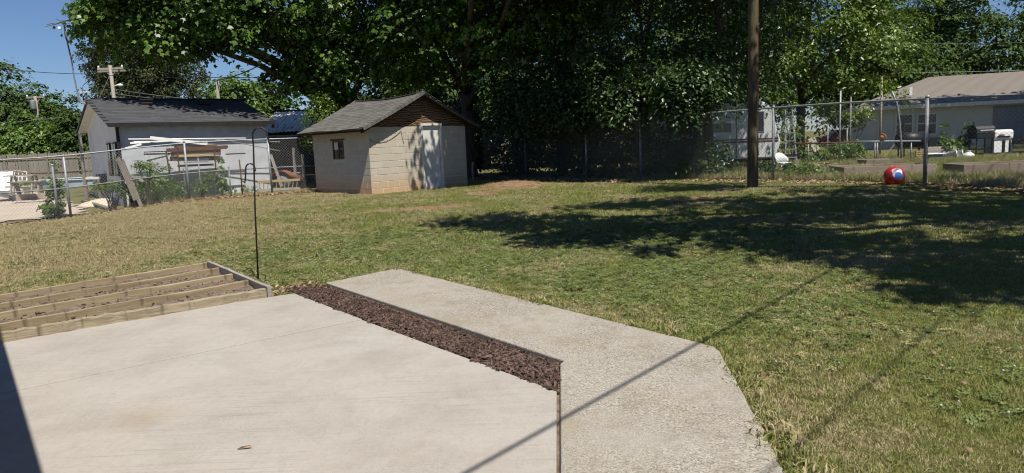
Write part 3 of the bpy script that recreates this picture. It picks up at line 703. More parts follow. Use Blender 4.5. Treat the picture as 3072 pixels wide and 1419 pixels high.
for i in range(10):
    a = i/10; p = roofp(a, Y0+.06, 1); q = roofp(min(1, a+.06), Y0+.06, 1); lay(capm, p+Vector((0, 0, .014)), Vector((0, -1, 0)) if False else Vector((0, 1, 0)), (q-p).normalized(), roof, 'cap_shingle')
m = MB(); m.bar(roofp(0, Y0+.1)-Vector((0, 0, .09)), roofp(1, Y0+.1)-Vector((0, 0, .09)), .03, .12); m.build('fascia_board', M['dark_wood'], roof)
m = MB(); m.bar(roofp(0, Y0+.101, 1)-Vector((0, 0, .09)), roofp(1, Y0+.101, 1)-Vector((0, 0, .09)), .03, .12); m.build('fascia_board', M['dark_wood'], roof)
m = MB(); m.bar(roofp(0, Y0)+Vector((.02, 0, -.06)), roofp(0, Y1)+Vector((.02, 0, -.06)), .025, .06); m.build('fascia_board', M['dark_wood'], roof)
rl = lambda x: (EZ+(RZ-EZ)*(x+OV)/(RA+OV) if x < RA else EZ+(RZ-EZ)*(W_+OV-x)/(W_+OV-RA))-.05
MB().add([(0, .02, H_), (DX0, .02, H_), (DX0, .02, 2.05), (DX1, .02, 2.05), (DX1, .02, H_), (W_, .02, H_), (W_, .02, rl(W_)), (RA, .02, rl(RA)), (0, .02, rl(0))], [tuple(range(9))]).build('gable_board', M['plywood'], shed)
MB().add([(0, D_-.02, H_), (W_, D_-.02, H_), (W_, D_-.02, rl(W_)), (RA, D_-.02, rl(RA)), (0, D_-.02, rl(0))], [(4, 3, 2, 1, 0)]).build('gable_board', M['wood_brown'], shed)
# door: white flush slab standing a little inside its frame
fr = MB(); fr.box(DX0, DX0+.07, -.03, .12, -.1, 2.05).box(DX1-.07, DX1, -.03, .12, -.1, 2.05).box(DX0+.07, DX1-.07, -.03, .12, 1.98, 2.05).box(DX0+.07, DX1-.07, -.04, .12, -.1, -.04)
dfo = fr.build('door_frame', M['white_paint'], shed, bevel=.004)
dr = MB().box(DX0+.08, DX1-.08, .05, .09, -.035, 1.97).build('door', M['white_paint'], shed, bevel=.003)
MB().lathe([(.012, 0), (.012, .03), (.028, .04), (.03, .06), (.018, .07)], 10).xf(Matrix.Translation((DX1-.14, .05, .95)) @ Matrix.Rotation(math.pi/2, 4, 'X')).build('knob', M['silver'], dr, True)
for hz in (.2, 1.0, 1.75): MB().box(DX0+.072, DX0+.1, .04, .052, hz, hz+.09).build('hinge', M['galv_dull'], dr)
MB().box(DX0-.15, DX1+.35, -.55, -.045, -.2, -.075).build('step_slab', M['concrete'], shed, bevel=.01)
# window
wf = MB(); wf.box(-.015, .06, WY0, WY0+.045, WZ0, WZ1).box(-.015, .06, WY1-.045, WY1, WZ0, WZ1).box(-.015, .06, WY0+.045, WY1-.045, WZ0, WZ0+.045).box(-.015, .06, WY0+.045, WY1-.045, WZ1-.045, WZ1)
wfo = wf.build('window', M['wood_brown'], shed)
MB().box(-.03, .03, WY0-.09, WY1+.09, WZ1+.002, WZ1+.05).build('window_head', M['wood_brown'], wfo)
MB().box(.0, .03, (WY0+WY1)/2-.012, (WY0+WY1)/2+.012, WZ0+.045, WZ1-.045).build('muntin', M['wood_brown'], wfo)
for k_, (y0_, y1_) in enumerate(((WY0+.046, (WY0+WY1)/2-.013), ((WY0+WY1)/2+.013, WY1-.046))):
    MB().box(.012, .016, y0_, y1_, WZ0+.046, WZ0+.27+.02*k_).build('pane', M['glass'], wfo)
    MB().box(.02, .024, y0_, y1_, WZ0+.28+.02*k_, WZ1-.046).build('pane', M['pale_wall'] if k_ else M['glass'], wfo)
MB().box(.05, .3, WY0+.06, WY0+.3, WZ0+.06, WZ0+.25).build('sill_box', M['white_paint'], wfo)
# loose wire drooping over the front wall
pts = [(-.01, -.02, 1.62), (.15, -.02, 1.53), (.35, -.02, 1.50), (.6, -.02, 1.53), (.85, -.02, 1.63), (1.05, -.02, 1.74), (1.16, -.02, 1.83), (1.18, -.02, 1.79), (1.2, -.02, 1.63), (1.25, -.02, 1.44)]
MB().tube(pts, .006, 5).build('hanging_wire', M['cable'], shed)

# ------------------------------------------------------------------ grey shed with charcoal roof
G_W = G_E - G_g*.2 + G_n*.33; gz0 = .12
gs = empty('grey_shed', (G_W[0], G_W[1], gz0), GA, 'long pale grey shed with charcoal shingle roof behind the left fence', 'shed')
GL, GD = 4.69, 6.54; EZ2 = 2.632-gz0; SL = 1.0/3.6; RX0, RX1 = -GL-.35, .2
tw = EZ2+.33*SL-.06
MB().box(-GL, 0, 0, GD, -.2, tw).build('wall', M['grey_paint'], gs)
MB().add([(-GL-.002, -.001, tw), (-GL-.002, GD, tw), (-GL-.002, GD/2, tw+GD/2*SL), (-GL-.002, -.001, -.2), (-GL-.002, GD, -.2)], [(0, 3, 4, 1, 2)]).build('gable_wall', M['pale_wall'], gs)
MB().add([(.002, 0, tw), (.002, GD, tw), (.002, GD/2, tw+GD/2*SL)], [(0, 1, 2)]).build('gable_wall', M['grey_paint'], gs)
MB().box(-GL-.02, .02, -.04, 0, -.2, .12).build('foundation', M['mortar'], gs)
groof = empty('roof'); groof.parent = gs
def gr(x, s, up=0):     # s: distance up-slope in plan from the front eave
    return Vector((x, -.33+s, EZ2+(s if s <= 3.6 else 7.2-s)*SL+up))
m = MB()
for x in (RX0, RX1): m.v += [tuple(gr(x, 0)), tuple(gr(x, 3.6)), tuple(gr(x, 7.2)), tuple(gr(x, 0, -.09)), tuple(gr(x, 3.6, -.09)), tuple(gr(x, 7.2, -.09))]
m.f = [(0, 6, 7, 1), (1, 7, 8, 2), (3, 4, 10, 9), (4, 5, 11, 10), (0, 1, 4, 3), (1, 2, 5, 4), (6, 9, 10, 7), (7, 10, 11, 8), (0, 3, 9, 6), (2, 8, 11, 5)]
m.build('roof_deck', M['dark_trim'], groof)
MB().add([tuple(gr(RX0+.05, .06, -.094)), tuple(gr(RX0+.05, 3.6, -.094)), tuple(gr(RX0+.05, 7.1, -.094)), tuple(gr(-GL, .06, -.094)), tuple(gr(-GL, 3.6, -.094)), tuple(gr(-GL, 7.1, -.094))], [(0, 1, 4, 3), (1, 2, 5, 4)]).build('soffit', M['white_paint'], gs)
m = MB(); m.bar(gr(RX0+.0, -.014, -.05), gr(RX1, -.014, -.05), .02, .13); m.build('fascia_board', M['dark_trim'], groof)
sh2 = []
for s_ in range(3):
    m = MB(); w = .166; j = [random.uniform(-.005, .005) for _ in range(2)]
    m.add([(-w, j[0], .002), (w, j[1], .002), (w, .25, .001), (-w, .25, .001), (-w, j[0], .010), (w, j[1], .010), (w, .25, .005), (-w, .25, .005)], [(4, 5, 6, 7), (0, 1, 5, 4), (1, 2, 6, 5), (3, 0, 4, 7)])
    me = m.mesh('shingle'); me.materials.append(M['shingle_dark']); sh2.append(me)
Yv = (gr(0, 1)-gr(0, 0)).normalized(); SLn = 3.6/Yv.y if False else (gr(0, 3.6)-gr(0, 0)).length
for i in range(17):
    for j in range(17):
        x = RX0+.1+.318*j+(.16 if i % 2 else 0)
        if x > RX1-.1: continue
        lay(random.choice(sh2), gr(x, 0)+Yv*(i*SLn/17-.015+random.uniform(-.004, .004)), Vector((1, 0, 0)), Yv, groof)
for j in range(17):
    p = gr(RX0+.15+.315*j, 3.6, .012); ob = link('cap_shingle', capm, None, groof); ob.location = p; ob.rotation_euler = (0, 0, -math.pi/2); ob.scale = (1.1, 1.6, 1)
    ob.data = capm
for xv, s_ in ((-3.35, 2.75), (-1.45, 2.65)):
    p = gr(xv, s_, .0); v_ = MB(); v_.box(-.2, .2, -.17, .2, 0, .06).box(-.16, .16, -.13, .16, .061, .13); vo = v_.build('roof_vent', M['dark_trim'], gs, bevel=.01); vo.location = p
    MB().box(-.205, .205, -.172, .2, .131, .15).build('vent_cap', M['shingle_dark'], vo)
for yw in (.95, 2.05):
    w1 = MB().box(-GL-.05, -GL-.003, yw-.34, yw+.34, .85, 1.95).build('window', M['dark_trim'], gs)
    MB().box(-GL-.07, -GL-.051, yw-.03, yw+.03, .87, 1.93).build('mullion', M['wood_grey'], w1)
    for s_ in (-1, 1): MB().box(-GL-.062, -GL-.051, min(yw+s_*.05, yw+s_*.3), max(yw+s_*.05, yw+s_*.3), .9, 1.9).build('pane', M['glass'], w1)
m = MB(); m.tube([(-GL-.06, -.06, -.1), (-GL-.06, -.06, tw)], .05, 8); m.tube([(-GL-.06, -.06, tw), (-GL-.06, -.25, EZ2-.12)], .05, 8); m.build('downspout', M['dark_trim'], gs)
MB().box(-GL-.42, -GL-.32, 5.7, 5.8, -.2, 2.45).build('porch_post', M['wood_grey'], gs)
lp = MB(); lp.tube([(.02, -.12, tw-.06), (.1, -.2, tw-.1), (.12, -.24, tw-.16)], .012, 6); lp.lathe([(.02, .02), (.045, 0), (.06, -.08), (.055, -.1)], 10, (.12, -.24, tw-.16)); lp.build('flood_lamp', M['rust'], gs)

# ------------------------------------------------------------------ rooftop aerial on a bent mast
an = empty('tv_antenna', at(262, 305, 25.0), 0, 'rusty television aerial on a leaning bent mast on grey shed gable', 'antenna')
ab = at(262, 305, 25.0)
def rel(u, v, Y, o): return tuple(at(u, v, Y)-o)
mast = [rel(262, 312, 25, ab), rel(247, 310, 25, ab), rel(238, 300, 25, ab), rel(233, 280, 25, ab), rel(222, 230, 25, ab), rel(214, 180, 25, ab), rel(203, 130, 25, ab), rel(197, 100, 25, ab), rel(190, 66, 25, ab)]
MB().tube(mast, .026, 8).build('mast', M['galv_dull'], an)
MB().tube([rel(192, 76, 24.95, ab), rel(195, 108, 24.95, ab), rel(206, 142, 24.95, ab), rel(217, 190, 24.95, ab)], .011, 5).build('lead_cable', M['rust'], an)
bm_ = MB(); bm_.tube([rel(138, 79, 24.2, ab), rel(188, 64, 25, ab), rel(222, 60, 25.8, ab)], .018, 6)
bmo = bm_.build('boom', M['galv_dull'], an)
for k_, (u0, v0, u1, v1) in enumerate([(168, 57, 196, 72), (150, 69, 215, 70), (185, 62, 237, 66), (196, 61, 216, 61), (140, 74, 170, 68), (176, 66, 222, 59), (160, 76, 200, 62)]):
    MB().tube([rel(u0, v0, 24.4+.2*k_, ab), rel(u1, v1, 25.0+.15*k_, ab)], .009, 5).build('element', M['galv_dull'] if k_ % 2 else M['rust'], bmo)
MB().lathe([(.03, -.08), (.06, -.06), (.06, 0), (.03, .02)], 8, rel(178, 82, 25, ab)).build('junction_box', M['white_plastic'], an)

# ------------------------------------------------------------------ chain-link fences
def chain_fence(name, label, pts, H, posts, cell=.088, wr=.0024, midrail=True, base=None, post_top=0):
    """pts: ground polyline [(x,y)], posts: arc lengths with height factor"""
    pts = [np.array(p, float) for p in pts]; Ls = np.r_[0, np.cumsum([np.linalg.norm(pts[i+1]-pts[i]) for i in range(len(pts)-1)])]
    def gp(s):
        x = np.interp(s, Ls, [p[0] for p in pts]); y = np.interp(s, Ls, [p[1] for p in pts]); return x, y
    knots = np.arange(0, Ls[-1]+.01, 1.0); bz = np.array([float(terr(*gp(s))) for s in knots]); bz = np.convolve(np.r_[bz[0], bz, bz[-1]], [.25, .5, .25], 'valid')
    Hf = H if callable(H) else (lambda s: H)
    def P(s, t):
        s = min(max(s, 0), Ls[-1]); x, y = gp(s); return np.array([x, y, np.interp(s, knots, bz)+.03+t])
    o0 = P(0, 0); root = empty(name, o0, 0, label, 'fence')
    loc_ = lambda p: tuple(np.asarray(p)-o0)
    m = MB(); L = Ls[-1]; seg = 1.2
    def wire(s0, t0, s1, t1):
        n = max(1, int(abs(s1-s0)/seg)); m.tube([loc_(P(s0+(s1-s0)*i/n, t0+(t1-t0)*i/n)) for i in range(n+1)], wr, 3, False)
    k = -int(2.2/cell)
    while k*cell < L:
        s = k*cell; h = Hf(max(s, 0))
        a0, a1 = max(s, 0), min(s+h, L)
        if a1 > a0:
            wire(a0, a0-s, a1, a1-s); wire(a0, h-(a0-s), a1, h-(a1-s))
        k += 1
    me = m.build('chain_link_mesh', M['wire'], root); me['kind'] = 'stuff'
    n = int(L/.8)
    MB().tube([loc_(P(L*i/n, Hf(L*i/n)+.01)) for i in range(n+1)], .022, 8).build('top_rail', M['galv'], root, True)
    if midrail: MB().tube([loc_(P(L*i/n, Hf(L*i/n)*.48)) for i in range(n+1)], .019, 8).build('middle_rail', M['galv_dull'], root, True)
    for s, ex, r_, mt in posts:
        p = MB().tube([loc_(P(s, -.15)), loc_(P(s, Hf(s)*ex+.04))], r_, 10).build('post', mt, root, True)
        MB().lathe([(r_+.006, 0), (r_+.008, .02), (r_*.7, .05), (.006, .06)], 10, loc_(P(s, Hf(s)*ex+.03))).build('post_cap', M['galv'], p, True)
    return root
lp_ = LF
d01 = [0]+list(np.cumsum([np.linalg.norm(lp_[i+1]-lp_[i]) for i in range(len(lp_)-1)]))
chain_fence('chain_link_fence', 'galvanised chain-link fence with middle rail in front of the grey shed', lp_, 1.75,
            [(.06, .9, .03, M['galv_dull']), (d01[1], 1.0, .034, M['galv']), (d01[1]+1.25, .5, .02, M['galv_dull']), (d01[2], 1.0, .034, M['galv']), (d01[2]-1.55, .62, .02, M['rust']), (d01[2]-.35, .72, .02, M['galv_dull']), (d01[3], .98, .036, M['galv']), (d01[3]+.3, .84, .034, M['galv_dull']), (d01[5]-.1, 1, .034, M['galv'])])
rs = RF0-RFd*5.5
chain_fence('chain_link_fence', 'tall galvanised chain-link fence running back past the utility pole', [rs, RF0, RF0+RFd*16.2], 1.84,
            [(2.2, 1, .036, M['galv']), (5.5, 1.0, .042, M['galv_dull']), (5.5+3.65, .99, .034, M['galv_dull']), (5.5+8.1, 1.0, .034, M['galv_dull']), (5.5+10.45, 1.0, .034, M['galv']), (5.5+13.6, .98, .034, M['galv_dull'])], midrail=False)

# ------------------------------------------------------------------ wooden utility pole in the yard
pb = on(2257, 563); pb[2] = gz(pb[0], pb[1])
up = empty('utility_pole', pb, 0, 'thick wooden utility pole standing in front of the right fence', 'utility pole')
m = MB(); n = 18
prof = [(.115+.003*math.sin(i)-.001*i, -.3+i*.55) for i in range(17)]
for i, (r_, z_) in enumerate(prof):
    for k_ in range(n): t_ = 2*math.pi*k_/n; rr = r_*(1+.02*math.sin(5*t_+1)); m.v.append((rr*math.cos(t_)+.0005*i*i*.2, rr*math.sin(t_), z_))
for i in range(len(prof)-1):
    for k_ in range(n): m.f.append((i*n+k_, i*n+(k_+1) % n, (i+1)*n+(k_+1) % n, (i+1)*n+k_))
m.f.append(tuple((len(prof)-1)*n+k_ for k_ in range(n)))
m.build('pole', M['pole'], up, True)
MB().box(-.9, .9, -.06, .06, 8.0, 8.12).build('crossarm', M['wood_grey'], up)
MB().tube([(.11, -.06, .0), (.108, -.06, 2), (.095, -.06, 8)], .009, 5).build('ground_wire', M['rust'], up)

# ------------------------------------------------------------------ shepherd's hook in the lawn
hb = np.array([-3.19, 8.63, -.03])
hk = empty('shepherd_hook', hb, 0, "black iron double shepherd's hook standing by the garden bed", 'garden hook')
T = np.array([at(757, 400, 8.63)[0], 8.63, 1.76])-hb
def arc(c, r_, a0, a1, n, sx=1): return [(c[0]+sx*r_*math.cos(a0+(a1-a0)*i/n), c[1], c[2]+r_*math.sin(a0+(a1-a0)*i/n)) for i in range(n+1)]
top = [(0, 0, -.2), (T[0]*.5, 0, T[2]*.5), tuple(T*[1, 1, .93])] + arc((T[0]+.09, 0, T[2]-.0), .09, math.pi, .15, 9) + [(T[0]+.19, 0, T[2]-.09), (T[0]+.2, 0, T[2]-.13), (T[0]+.215, 0, T[2]-.1)]
MB().tube(top, .0105, 8).build('stem', M['black'], hk, True)
q = (T[0]*.93, 0, T[2]*.78)
MB().tube([(q[0]+.003, 0, q[2]-.04), q] + arc((q[0]-.055, 0, q[2]+.0), .055, 0, math.pi*.95, 8) + [(q[0]-.125, 0, q[2]-.12), (q[0]-.14, 0, q[2]-.18), (q[0]-.165, 0, q[2]-.15)], .0095, 8).build('side_hook', M['black'], hk, True)
MB().tube([(-.1, -.02, -.05), (-.1, 0, .07), (0, 0, .09), (.1, 0, .07), (.1, .02, -.05)], .006, 6).build('ground_prong', M['black'], hk)

# ------------------------------------------------------------------ trees
def crown(name, lobes, ncl, per, crad, size, mat, seed, parent, o0, tmpl=LEAF6, flat=.22, up=.9, keep=None, shell=2.4, rough=.45):
    r = np.random.default_rng(seed); w = np.array([l[6] if len(l) > 6 else l[3]*l[4]*l[5] for l in lobes], float); w /= w.sum()
    li = r.choice(len(lobes), ncl, p=w); Cn = np.array([l[:3] for l in lobes])[li]; Rd = np.array([l[3:6] for l in lobes])[li]
    d = r.normal(size=(ncl, 3)); d /= np.linalg.norm(d, axis=1, keepdims=True); rad = r.random(ncl)**(1/shell)*(.88+.24*r.random(ncl))
    cc_ = Cn+d*Rd*rad[:, None]
    if keep is not None:
        k = keep(cc_); cc_, d = cc_[k], d[k]; ncl = len(cc_)
    cn = d*.55+np.array([0, 0, up]); cn /= np.linalg.norm(cn, axis=1, keepdims=True)
    m_ = np.maximum(4, (per*r.uniform(.5, 1.5, ncl)).astype(int)); ci = np.repeat(np.arange(ncl), m_); n = len(ci)
    cr = crad*r.uniform(.55, 1.35, ncl)
    a = r.normal(size=(n, 3)); a -= (a*cn[ci]).sum(1, keepdims=True)*cn[ci]; a /= np.linalg.norm(a, axis=1, keepdims=True)
    q = np.sqrt(r.random(n)); off = a*(q*cr[ci])[:, None] + cn[ci]*(r.normal(0, flat, n)*cr[ci])[:, None]
    P = cc_[ci]+off; P[:, 2] -= .28*cr[ci]*q**2
    N_ = cn[ci]+a*(q*.55)[:, None]+r.normal(0, rough, (n, 3)); D = a+r.normal(0, .5, (n, 3))+np.array([0, 0, -.35])
    S = size*r.uniform(.45, 1.4, n); tint = np.clip(r.random(ncl)[ci]*.5+r.random(n)*.5, 0, 1)
    o = link(name, leaf_mesh(name, P-np.asarray(o0), N_, D, S, tint, mat, tmpl), None, parent)
    return o, cc_
def tree(label, base, trunk_h, r0, lobes, ncl, per, crad, size, mat, seed, name='tree', cat='tree', group=None, tmpl=LEAF6, lean=(0, 0), twigs=90, keep=None, flat=.22, up=.9, shell=2.4, bark=None, rough=.45):
    base = np.array([base[0], base[1], gz(base[0], base[1])-.1]); root = empty(name, base, 0, label, cat, group); r = random.Random(seed)
    bark = bark or M['bark']
    tp = [(0, 0, 0), (lean[0]*.2+r.uniform(-.05, .05), lean[1]*.2, trunk_h*.3), (lean[0]*.6, lean[1]*.6, trunk_h*.65), (lean[0], lean[1], trunk_h)]
    MB().tube([(0, 0, -.2)]+tp, [r0*1.35, r0*1.15, r0*.95, r0*.85, r0*.6], 12).build('trunk', bark, root, True)
    co_, cl_ = crown('crown', lobes, ncl, per, crad, size, mat, seed, root, base, tmpl, flat, up, keep, shell, rough)
    m = MB(); top = Vector(tp[-1])
    cs = [Vector(c[:3])-Vector(base) for c in lobes]
    for c in cs:
        st = Vector(tp[2]).lerp(top, r.random()); mid = st.lerp(c, .5)+Vector((r.uniform(-.4, .4), r.uniform(-.4, .4), .35)); m.tube([st, mid, c], [r0*.5, r0*.33, r0*.17], 7)
    if len(cl_):
        pick = [r.randrange(len(cl_)) for _ in range(twigs)]
        for i in pick:
            e = Vector(cl_[i])-Vector(base); c = min(cs, key=lambda k: (k-e).length); s_ = c.lerp(top, r.random()*.35)
            mid = s_.lerp(e, .55)+Vector((r.uniform(-.3, .3), r.uniform(-.3, .3), r.uniform(0, .3))); m.tube([s_, mid, e], [r0*.14, r0*.08, .012], 5)
    if m.v: m.build('limbs', bark, root, True)
    return root
def zmin(*cuts):
    """keep clusters above a lower contour of the crown given as (x, zmin) pairs"""
    xs = [c[0] for c in cuts]; zs = [c[1] for c in cuts]
    return lambda c: c[:, 2] > np.interp(c[:, 0], xs, zs)
# big maple over the two sheds
tree('large dark maple whose boughs hang over the grey shed roof', (-6.6, 29.0), 4.5, .34,
     [(-13.2, 26.5, 8.6, 3.6, 3.5, 2.6), (-9.5, 27.0, 8.2, 4.0, 4.0, 3.2), (-6.2, 27.5, 7.6, 3.4, 3.4, 3.6), (-8.5, 28.5, 12, 5, 4.5, 3.5), (-4.5, 28.5, 11.5, 4.2, 4, 3.5), (-7.6, 28.0, 4.3, 1.9, 1.2, 1.6, 14), (-13, 27.5, 11.5, 3.5, 3.5, 2.5), (-12.8, 26.0, 6.9, 2.9, 2.2, 1.0, 22), (-9.4, 26.5, 6.1, 2.3, 2.0, 1.1, 22), (-11, 26.0, 6.7, 2.6, 2.0, .9, 18), (-6.6, 26.8, 5.6, 2.2, 1.4, 1.5, 22), (-4.2, 27.4, 5.6, 1.8, 1.2, 1.5, 12), (-14.0, 25.8, 7.6, 1.7, 1.8, 1.9, 24), (-12.0, 26.0, 5.9, 2.2, 1.6, .7, 14)],
     1300, 80, .74, .165, M['leaf_maple'], 101, 'maple_tree', tmpl=MAPLE, keep=lambda c: zmin((-17, 6.4), (-14.5, 5.8), (-13, 5.4), (-11, 5.0), (-9.4, 4.9), (-8.6, 3.6), (-7.2, 3.0), (-5.6, 4.0), (-3, 4.5))(c) & ~((c[:, 0] > -10.9) & (c[:, 0] < -9.3) & (c[:, 2] < 5.7)) & (c[:, 0]/c[:, 1] > -.59), twigs=90, flat=.16)
# maple behind the block shed
tree('sunlit maple rising behind the block shed ridge', (-1.6, 28.8), 4.0, .3,
     [(-3.2, 26.2, 7.0, 3.0, 2.8, 3.4), (-.4, 25.2, 6.6, 2.8, 2.6, 3.2), (1.6, 25.4, 6.8, 2.6, 2.6, 3.0), (-1.5, 26.2, 11, 4.5, 4, 3.5), (2.6, 21.4, 9.4, 3.4, 3.2, 1.9), (1.35, 19.7, 8.4, 1.6, 1.3, .8, 12), (-.35, 19.1, 8.2, .6, .5, .4, .9)],
     800, 80, .74, .165, M['leaf_maple'], 102, 'maple_tree', tmpl=MAPLE, keep=lambda c: zmin((-6, 4.4), (-3.5, 3.7), (-1, 3.9), (1, 4.4), (4, 3.6))(c) & ~((c[:, 1] < 24.3) & (c[:, 2] < 6.9)) & ~((c[:, 0] < -2.6) & (c[:, 1] < 24.6)), twigs=60, flat=.16)
# thicket along the back fence
tree('dark leafy tree in the thicket nearest the block shed', (2.0, 27.4), 3.2, .16,
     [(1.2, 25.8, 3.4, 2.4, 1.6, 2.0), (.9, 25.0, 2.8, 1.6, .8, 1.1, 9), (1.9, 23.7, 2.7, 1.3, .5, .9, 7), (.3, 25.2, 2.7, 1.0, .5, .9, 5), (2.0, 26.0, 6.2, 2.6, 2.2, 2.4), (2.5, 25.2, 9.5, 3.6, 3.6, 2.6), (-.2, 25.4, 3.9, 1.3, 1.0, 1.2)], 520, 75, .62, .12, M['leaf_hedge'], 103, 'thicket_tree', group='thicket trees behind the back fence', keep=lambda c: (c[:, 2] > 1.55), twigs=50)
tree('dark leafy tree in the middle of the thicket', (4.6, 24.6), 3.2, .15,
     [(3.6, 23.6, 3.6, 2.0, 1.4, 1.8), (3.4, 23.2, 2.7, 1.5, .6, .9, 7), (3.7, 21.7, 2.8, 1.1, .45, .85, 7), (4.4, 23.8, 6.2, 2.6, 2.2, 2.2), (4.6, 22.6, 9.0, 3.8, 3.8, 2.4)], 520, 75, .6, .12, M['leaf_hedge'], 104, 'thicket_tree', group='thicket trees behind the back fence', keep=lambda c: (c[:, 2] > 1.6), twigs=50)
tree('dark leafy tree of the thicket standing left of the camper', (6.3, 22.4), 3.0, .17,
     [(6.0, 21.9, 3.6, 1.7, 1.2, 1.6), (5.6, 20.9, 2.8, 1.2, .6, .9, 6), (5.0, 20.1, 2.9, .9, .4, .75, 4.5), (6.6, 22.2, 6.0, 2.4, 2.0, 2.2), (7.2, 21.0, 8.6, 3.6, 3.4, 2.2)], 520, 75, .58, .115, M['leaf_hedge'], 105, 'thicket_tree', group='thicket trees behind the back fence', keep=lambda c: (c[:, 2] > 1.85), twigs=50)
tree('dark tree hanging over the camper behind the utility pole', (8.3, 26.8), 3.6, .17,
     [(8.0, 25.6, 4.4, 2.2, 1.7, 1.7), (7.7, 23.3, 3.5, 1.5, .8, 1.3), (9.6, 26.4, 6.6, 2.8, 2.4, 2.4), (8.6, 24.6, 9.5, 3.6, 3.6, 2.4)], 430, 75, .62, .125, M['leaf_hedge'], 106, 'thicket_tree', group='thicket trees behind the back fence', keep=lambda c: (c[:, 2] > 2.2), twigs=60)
# bright tree right of the pole
tree('bright yellow-green tree right of the utility pole', (13.0, 31.5), 3.4, .2,
     [(10.8, 30.0, 5.0, 2.4, 2.0, 2.4), (13.4, 29.6, 5.6, 2.8, 2.2, 2.6), (15.8, 30.2, 6.2, 2.4, 2.0, 2.4), (13.2, 30.6, 9.2, 4.2, 3, 2.8), (14.6, 29.2, 3.6, 2.0, 1.2, 1.2)],
     520, 72, .66, .145, M['leaf_bright'], 107, 'tree', keep=lambda c: c[:, 2] > 2.3, twigs=110)
# out of frame to the right: the oak whose crown shades the lawn
tree('broad oak right of the lawn whose crown shades the grass', (13.2, 9.6), 4.2, .42,
     [(1.9, 9.6, 8.0, 1.6, 1.1, .7, 3), (3.7, 8.3, 8.0, 2.0, 1.6, .9, 6), (5.7, 6.6, 8.0, 1.8, 1.8, .9, 6), (7.7, 4.8, 8.0, 2.1, 1.9, 1.0, 7), (10.0, 3.4, 8.0, 2.6, 1.9, 1.1, 7), (7.3, 9.0, 8.4, 2.4, 1.8, 1.0, 6), (10.2, 7.5, 8.6, 2.8, 2.6, 1.5, 9), (5.2, 11.0, 8.6, 2.2, .8, .7, 2.2), (13.5, 9.4, 9.5, 3.0, 3.0, 2, 7), (13, 5, 9, 3.5, 3, 2, 8), (7.4, 2.8, 8, 1.7, 1.0, .8, 3.5), (7.0, 13.3, 9, 1.2, .9, .7, 2.4), (9.8, 10.4, 9, 2.4, 1.1, 1, 3)],
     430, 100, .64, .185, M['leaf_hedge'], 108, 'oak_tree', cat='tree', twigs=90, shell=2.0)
# unseen tree added to shade the neighbour's house wall, its crown above the frame
tree('tall added tree out of view, shading the white house wall', (29.5, 33), 8, .4,
     [(24, 36.3, 11.5, 2.0, 1.3, 1.3), (27, 35, 11.5, 2.2, 1.3, 1.4), (30, 33.8, 12, 2.4, 1.4, 1.5), (21.6, 37.2, 11.3, 1.6, 1.2, 1.1), (33, 32, 13, 3, 3, 2), (26, 27, 11, 3.5, 4, 1.6)], 300, 70, 1.0, .28, M['leaf_far'], 109, 'tree', twigs=50)
# trees far right behind the white house
for i, (bx, by, hh, lb) in enumerate([(27.5, 54, 11, 'dark tree behind the left hip of the white house roof'), (36, 58, 15, 'tall dark tree behind the ridge of the white house'), (44, 57, 16, 'tall dark tree at the right edge behind the white house'), (20.5, 56, 13.5, 'dark tree far behind the bright yellow-green tree'), (31.5, 63, 17, 'tall dark tree between two others behind the house'), (40, 68, 20, 'tallest dark tree far behind the right end of the house'), (50, 66, 20, 'dark tree beyond the right edge behind the house')]):
    tree(lb, (bx, by), hh*.35, .3, [(bx, by-1, hh*.5, 4.2, 3.5, hh*.33), (bx-2.2, by-1.5, hh*.34, 3, 2.6, hh*.22), (bx+2.4, by-1.6, hh*.4, 3, 2.6, hh*.26), (bx, by, hh*.78, 3.2, 3, hh*.22)], 260, 55, 1.05, .30, M['leaf_far'], 120+i, 'tree', group='trees behind the white house', twigs=30)
# dark wood behind the thicket closes the view
for i, (bx, by, hh) in enumerate([(-1.5, 40, 13), (4.5, 38, 13), (10, 40, 13), (-6, 44, 9.5)]):
    tree(['dark tree far behind the block shed', 'dark tree in the wood behind the thicket', 'dark tree in the wood behind the camper', 'dark tree behind the tin-roofed shelter'][i], (bx, by), hh*.4, .3, [(bx, by, hh*.42, 4, 3, hh*.36), (bx-2, by-1, hh*.3, 3, 2, hh*.26), (bx+2, by-1, hh*.25, 3, 2, hh*.22), (bx, by, hh*.75, 3.5, 3, hh*.22)], 480, 55, 1.0, .27, M['leaf_far'], 130+i, 'tree', group='trees of the dark wood behind the thicket', twigs=30)
# left background
def far_tree(label, u, vtop, vbase, Y, wpx, seed, mat=None, nl=4, per=60, ncl=200, size=.34):
    p = at(u, vbase, Y); top_ = at(u, vtop, Y)[2]; w = wpx/FPX*Y/2; bx, by = p[0], Y; zb = gz(bx, by); h = top_-zb; r = random.Random(seed)
    lobes = [(bx, by, zb+h*.62, w*.75, w*.7, h*.36), (bx-w*.45, by-.5, zb+h*.42, w*.6, w*.5, h*.3), (bx+w*.45, by-.5, zb+h*.40, w*.6, w*.5, h*.3), (bx+r.uniform(-.3, .3)*w, by-1, zb+h*.25, w*.8, w*.5, h*.2)]
    return tree(label, (bx, by), h*.35, .12*h**.5+.05, lobes, ncl, per, w*.2+.25, size, mat or M['leaf_far'], seed, 'tree', group='trees far behind the left yard', twigs=30)
far_tree('tall broad tree at the far left edge beyond the board fence', 30, 165, 470, 66, 330, 140, ncl=330)
far_tree('rounded green tree left of the antenna mast', 180, 278, 468, 72, 200, 141, ncl=230)
far_tree('low bushy tree behind the board fence', 100, 335, 472, 58, 190, 142, M['leaf_bush'], ncl=200, size=.28)
far_tree('low bush at far left behind the board fence', 15, 360, 478, 58, 150, 143, M['leaf_bush'], ncl=150, size=.28)
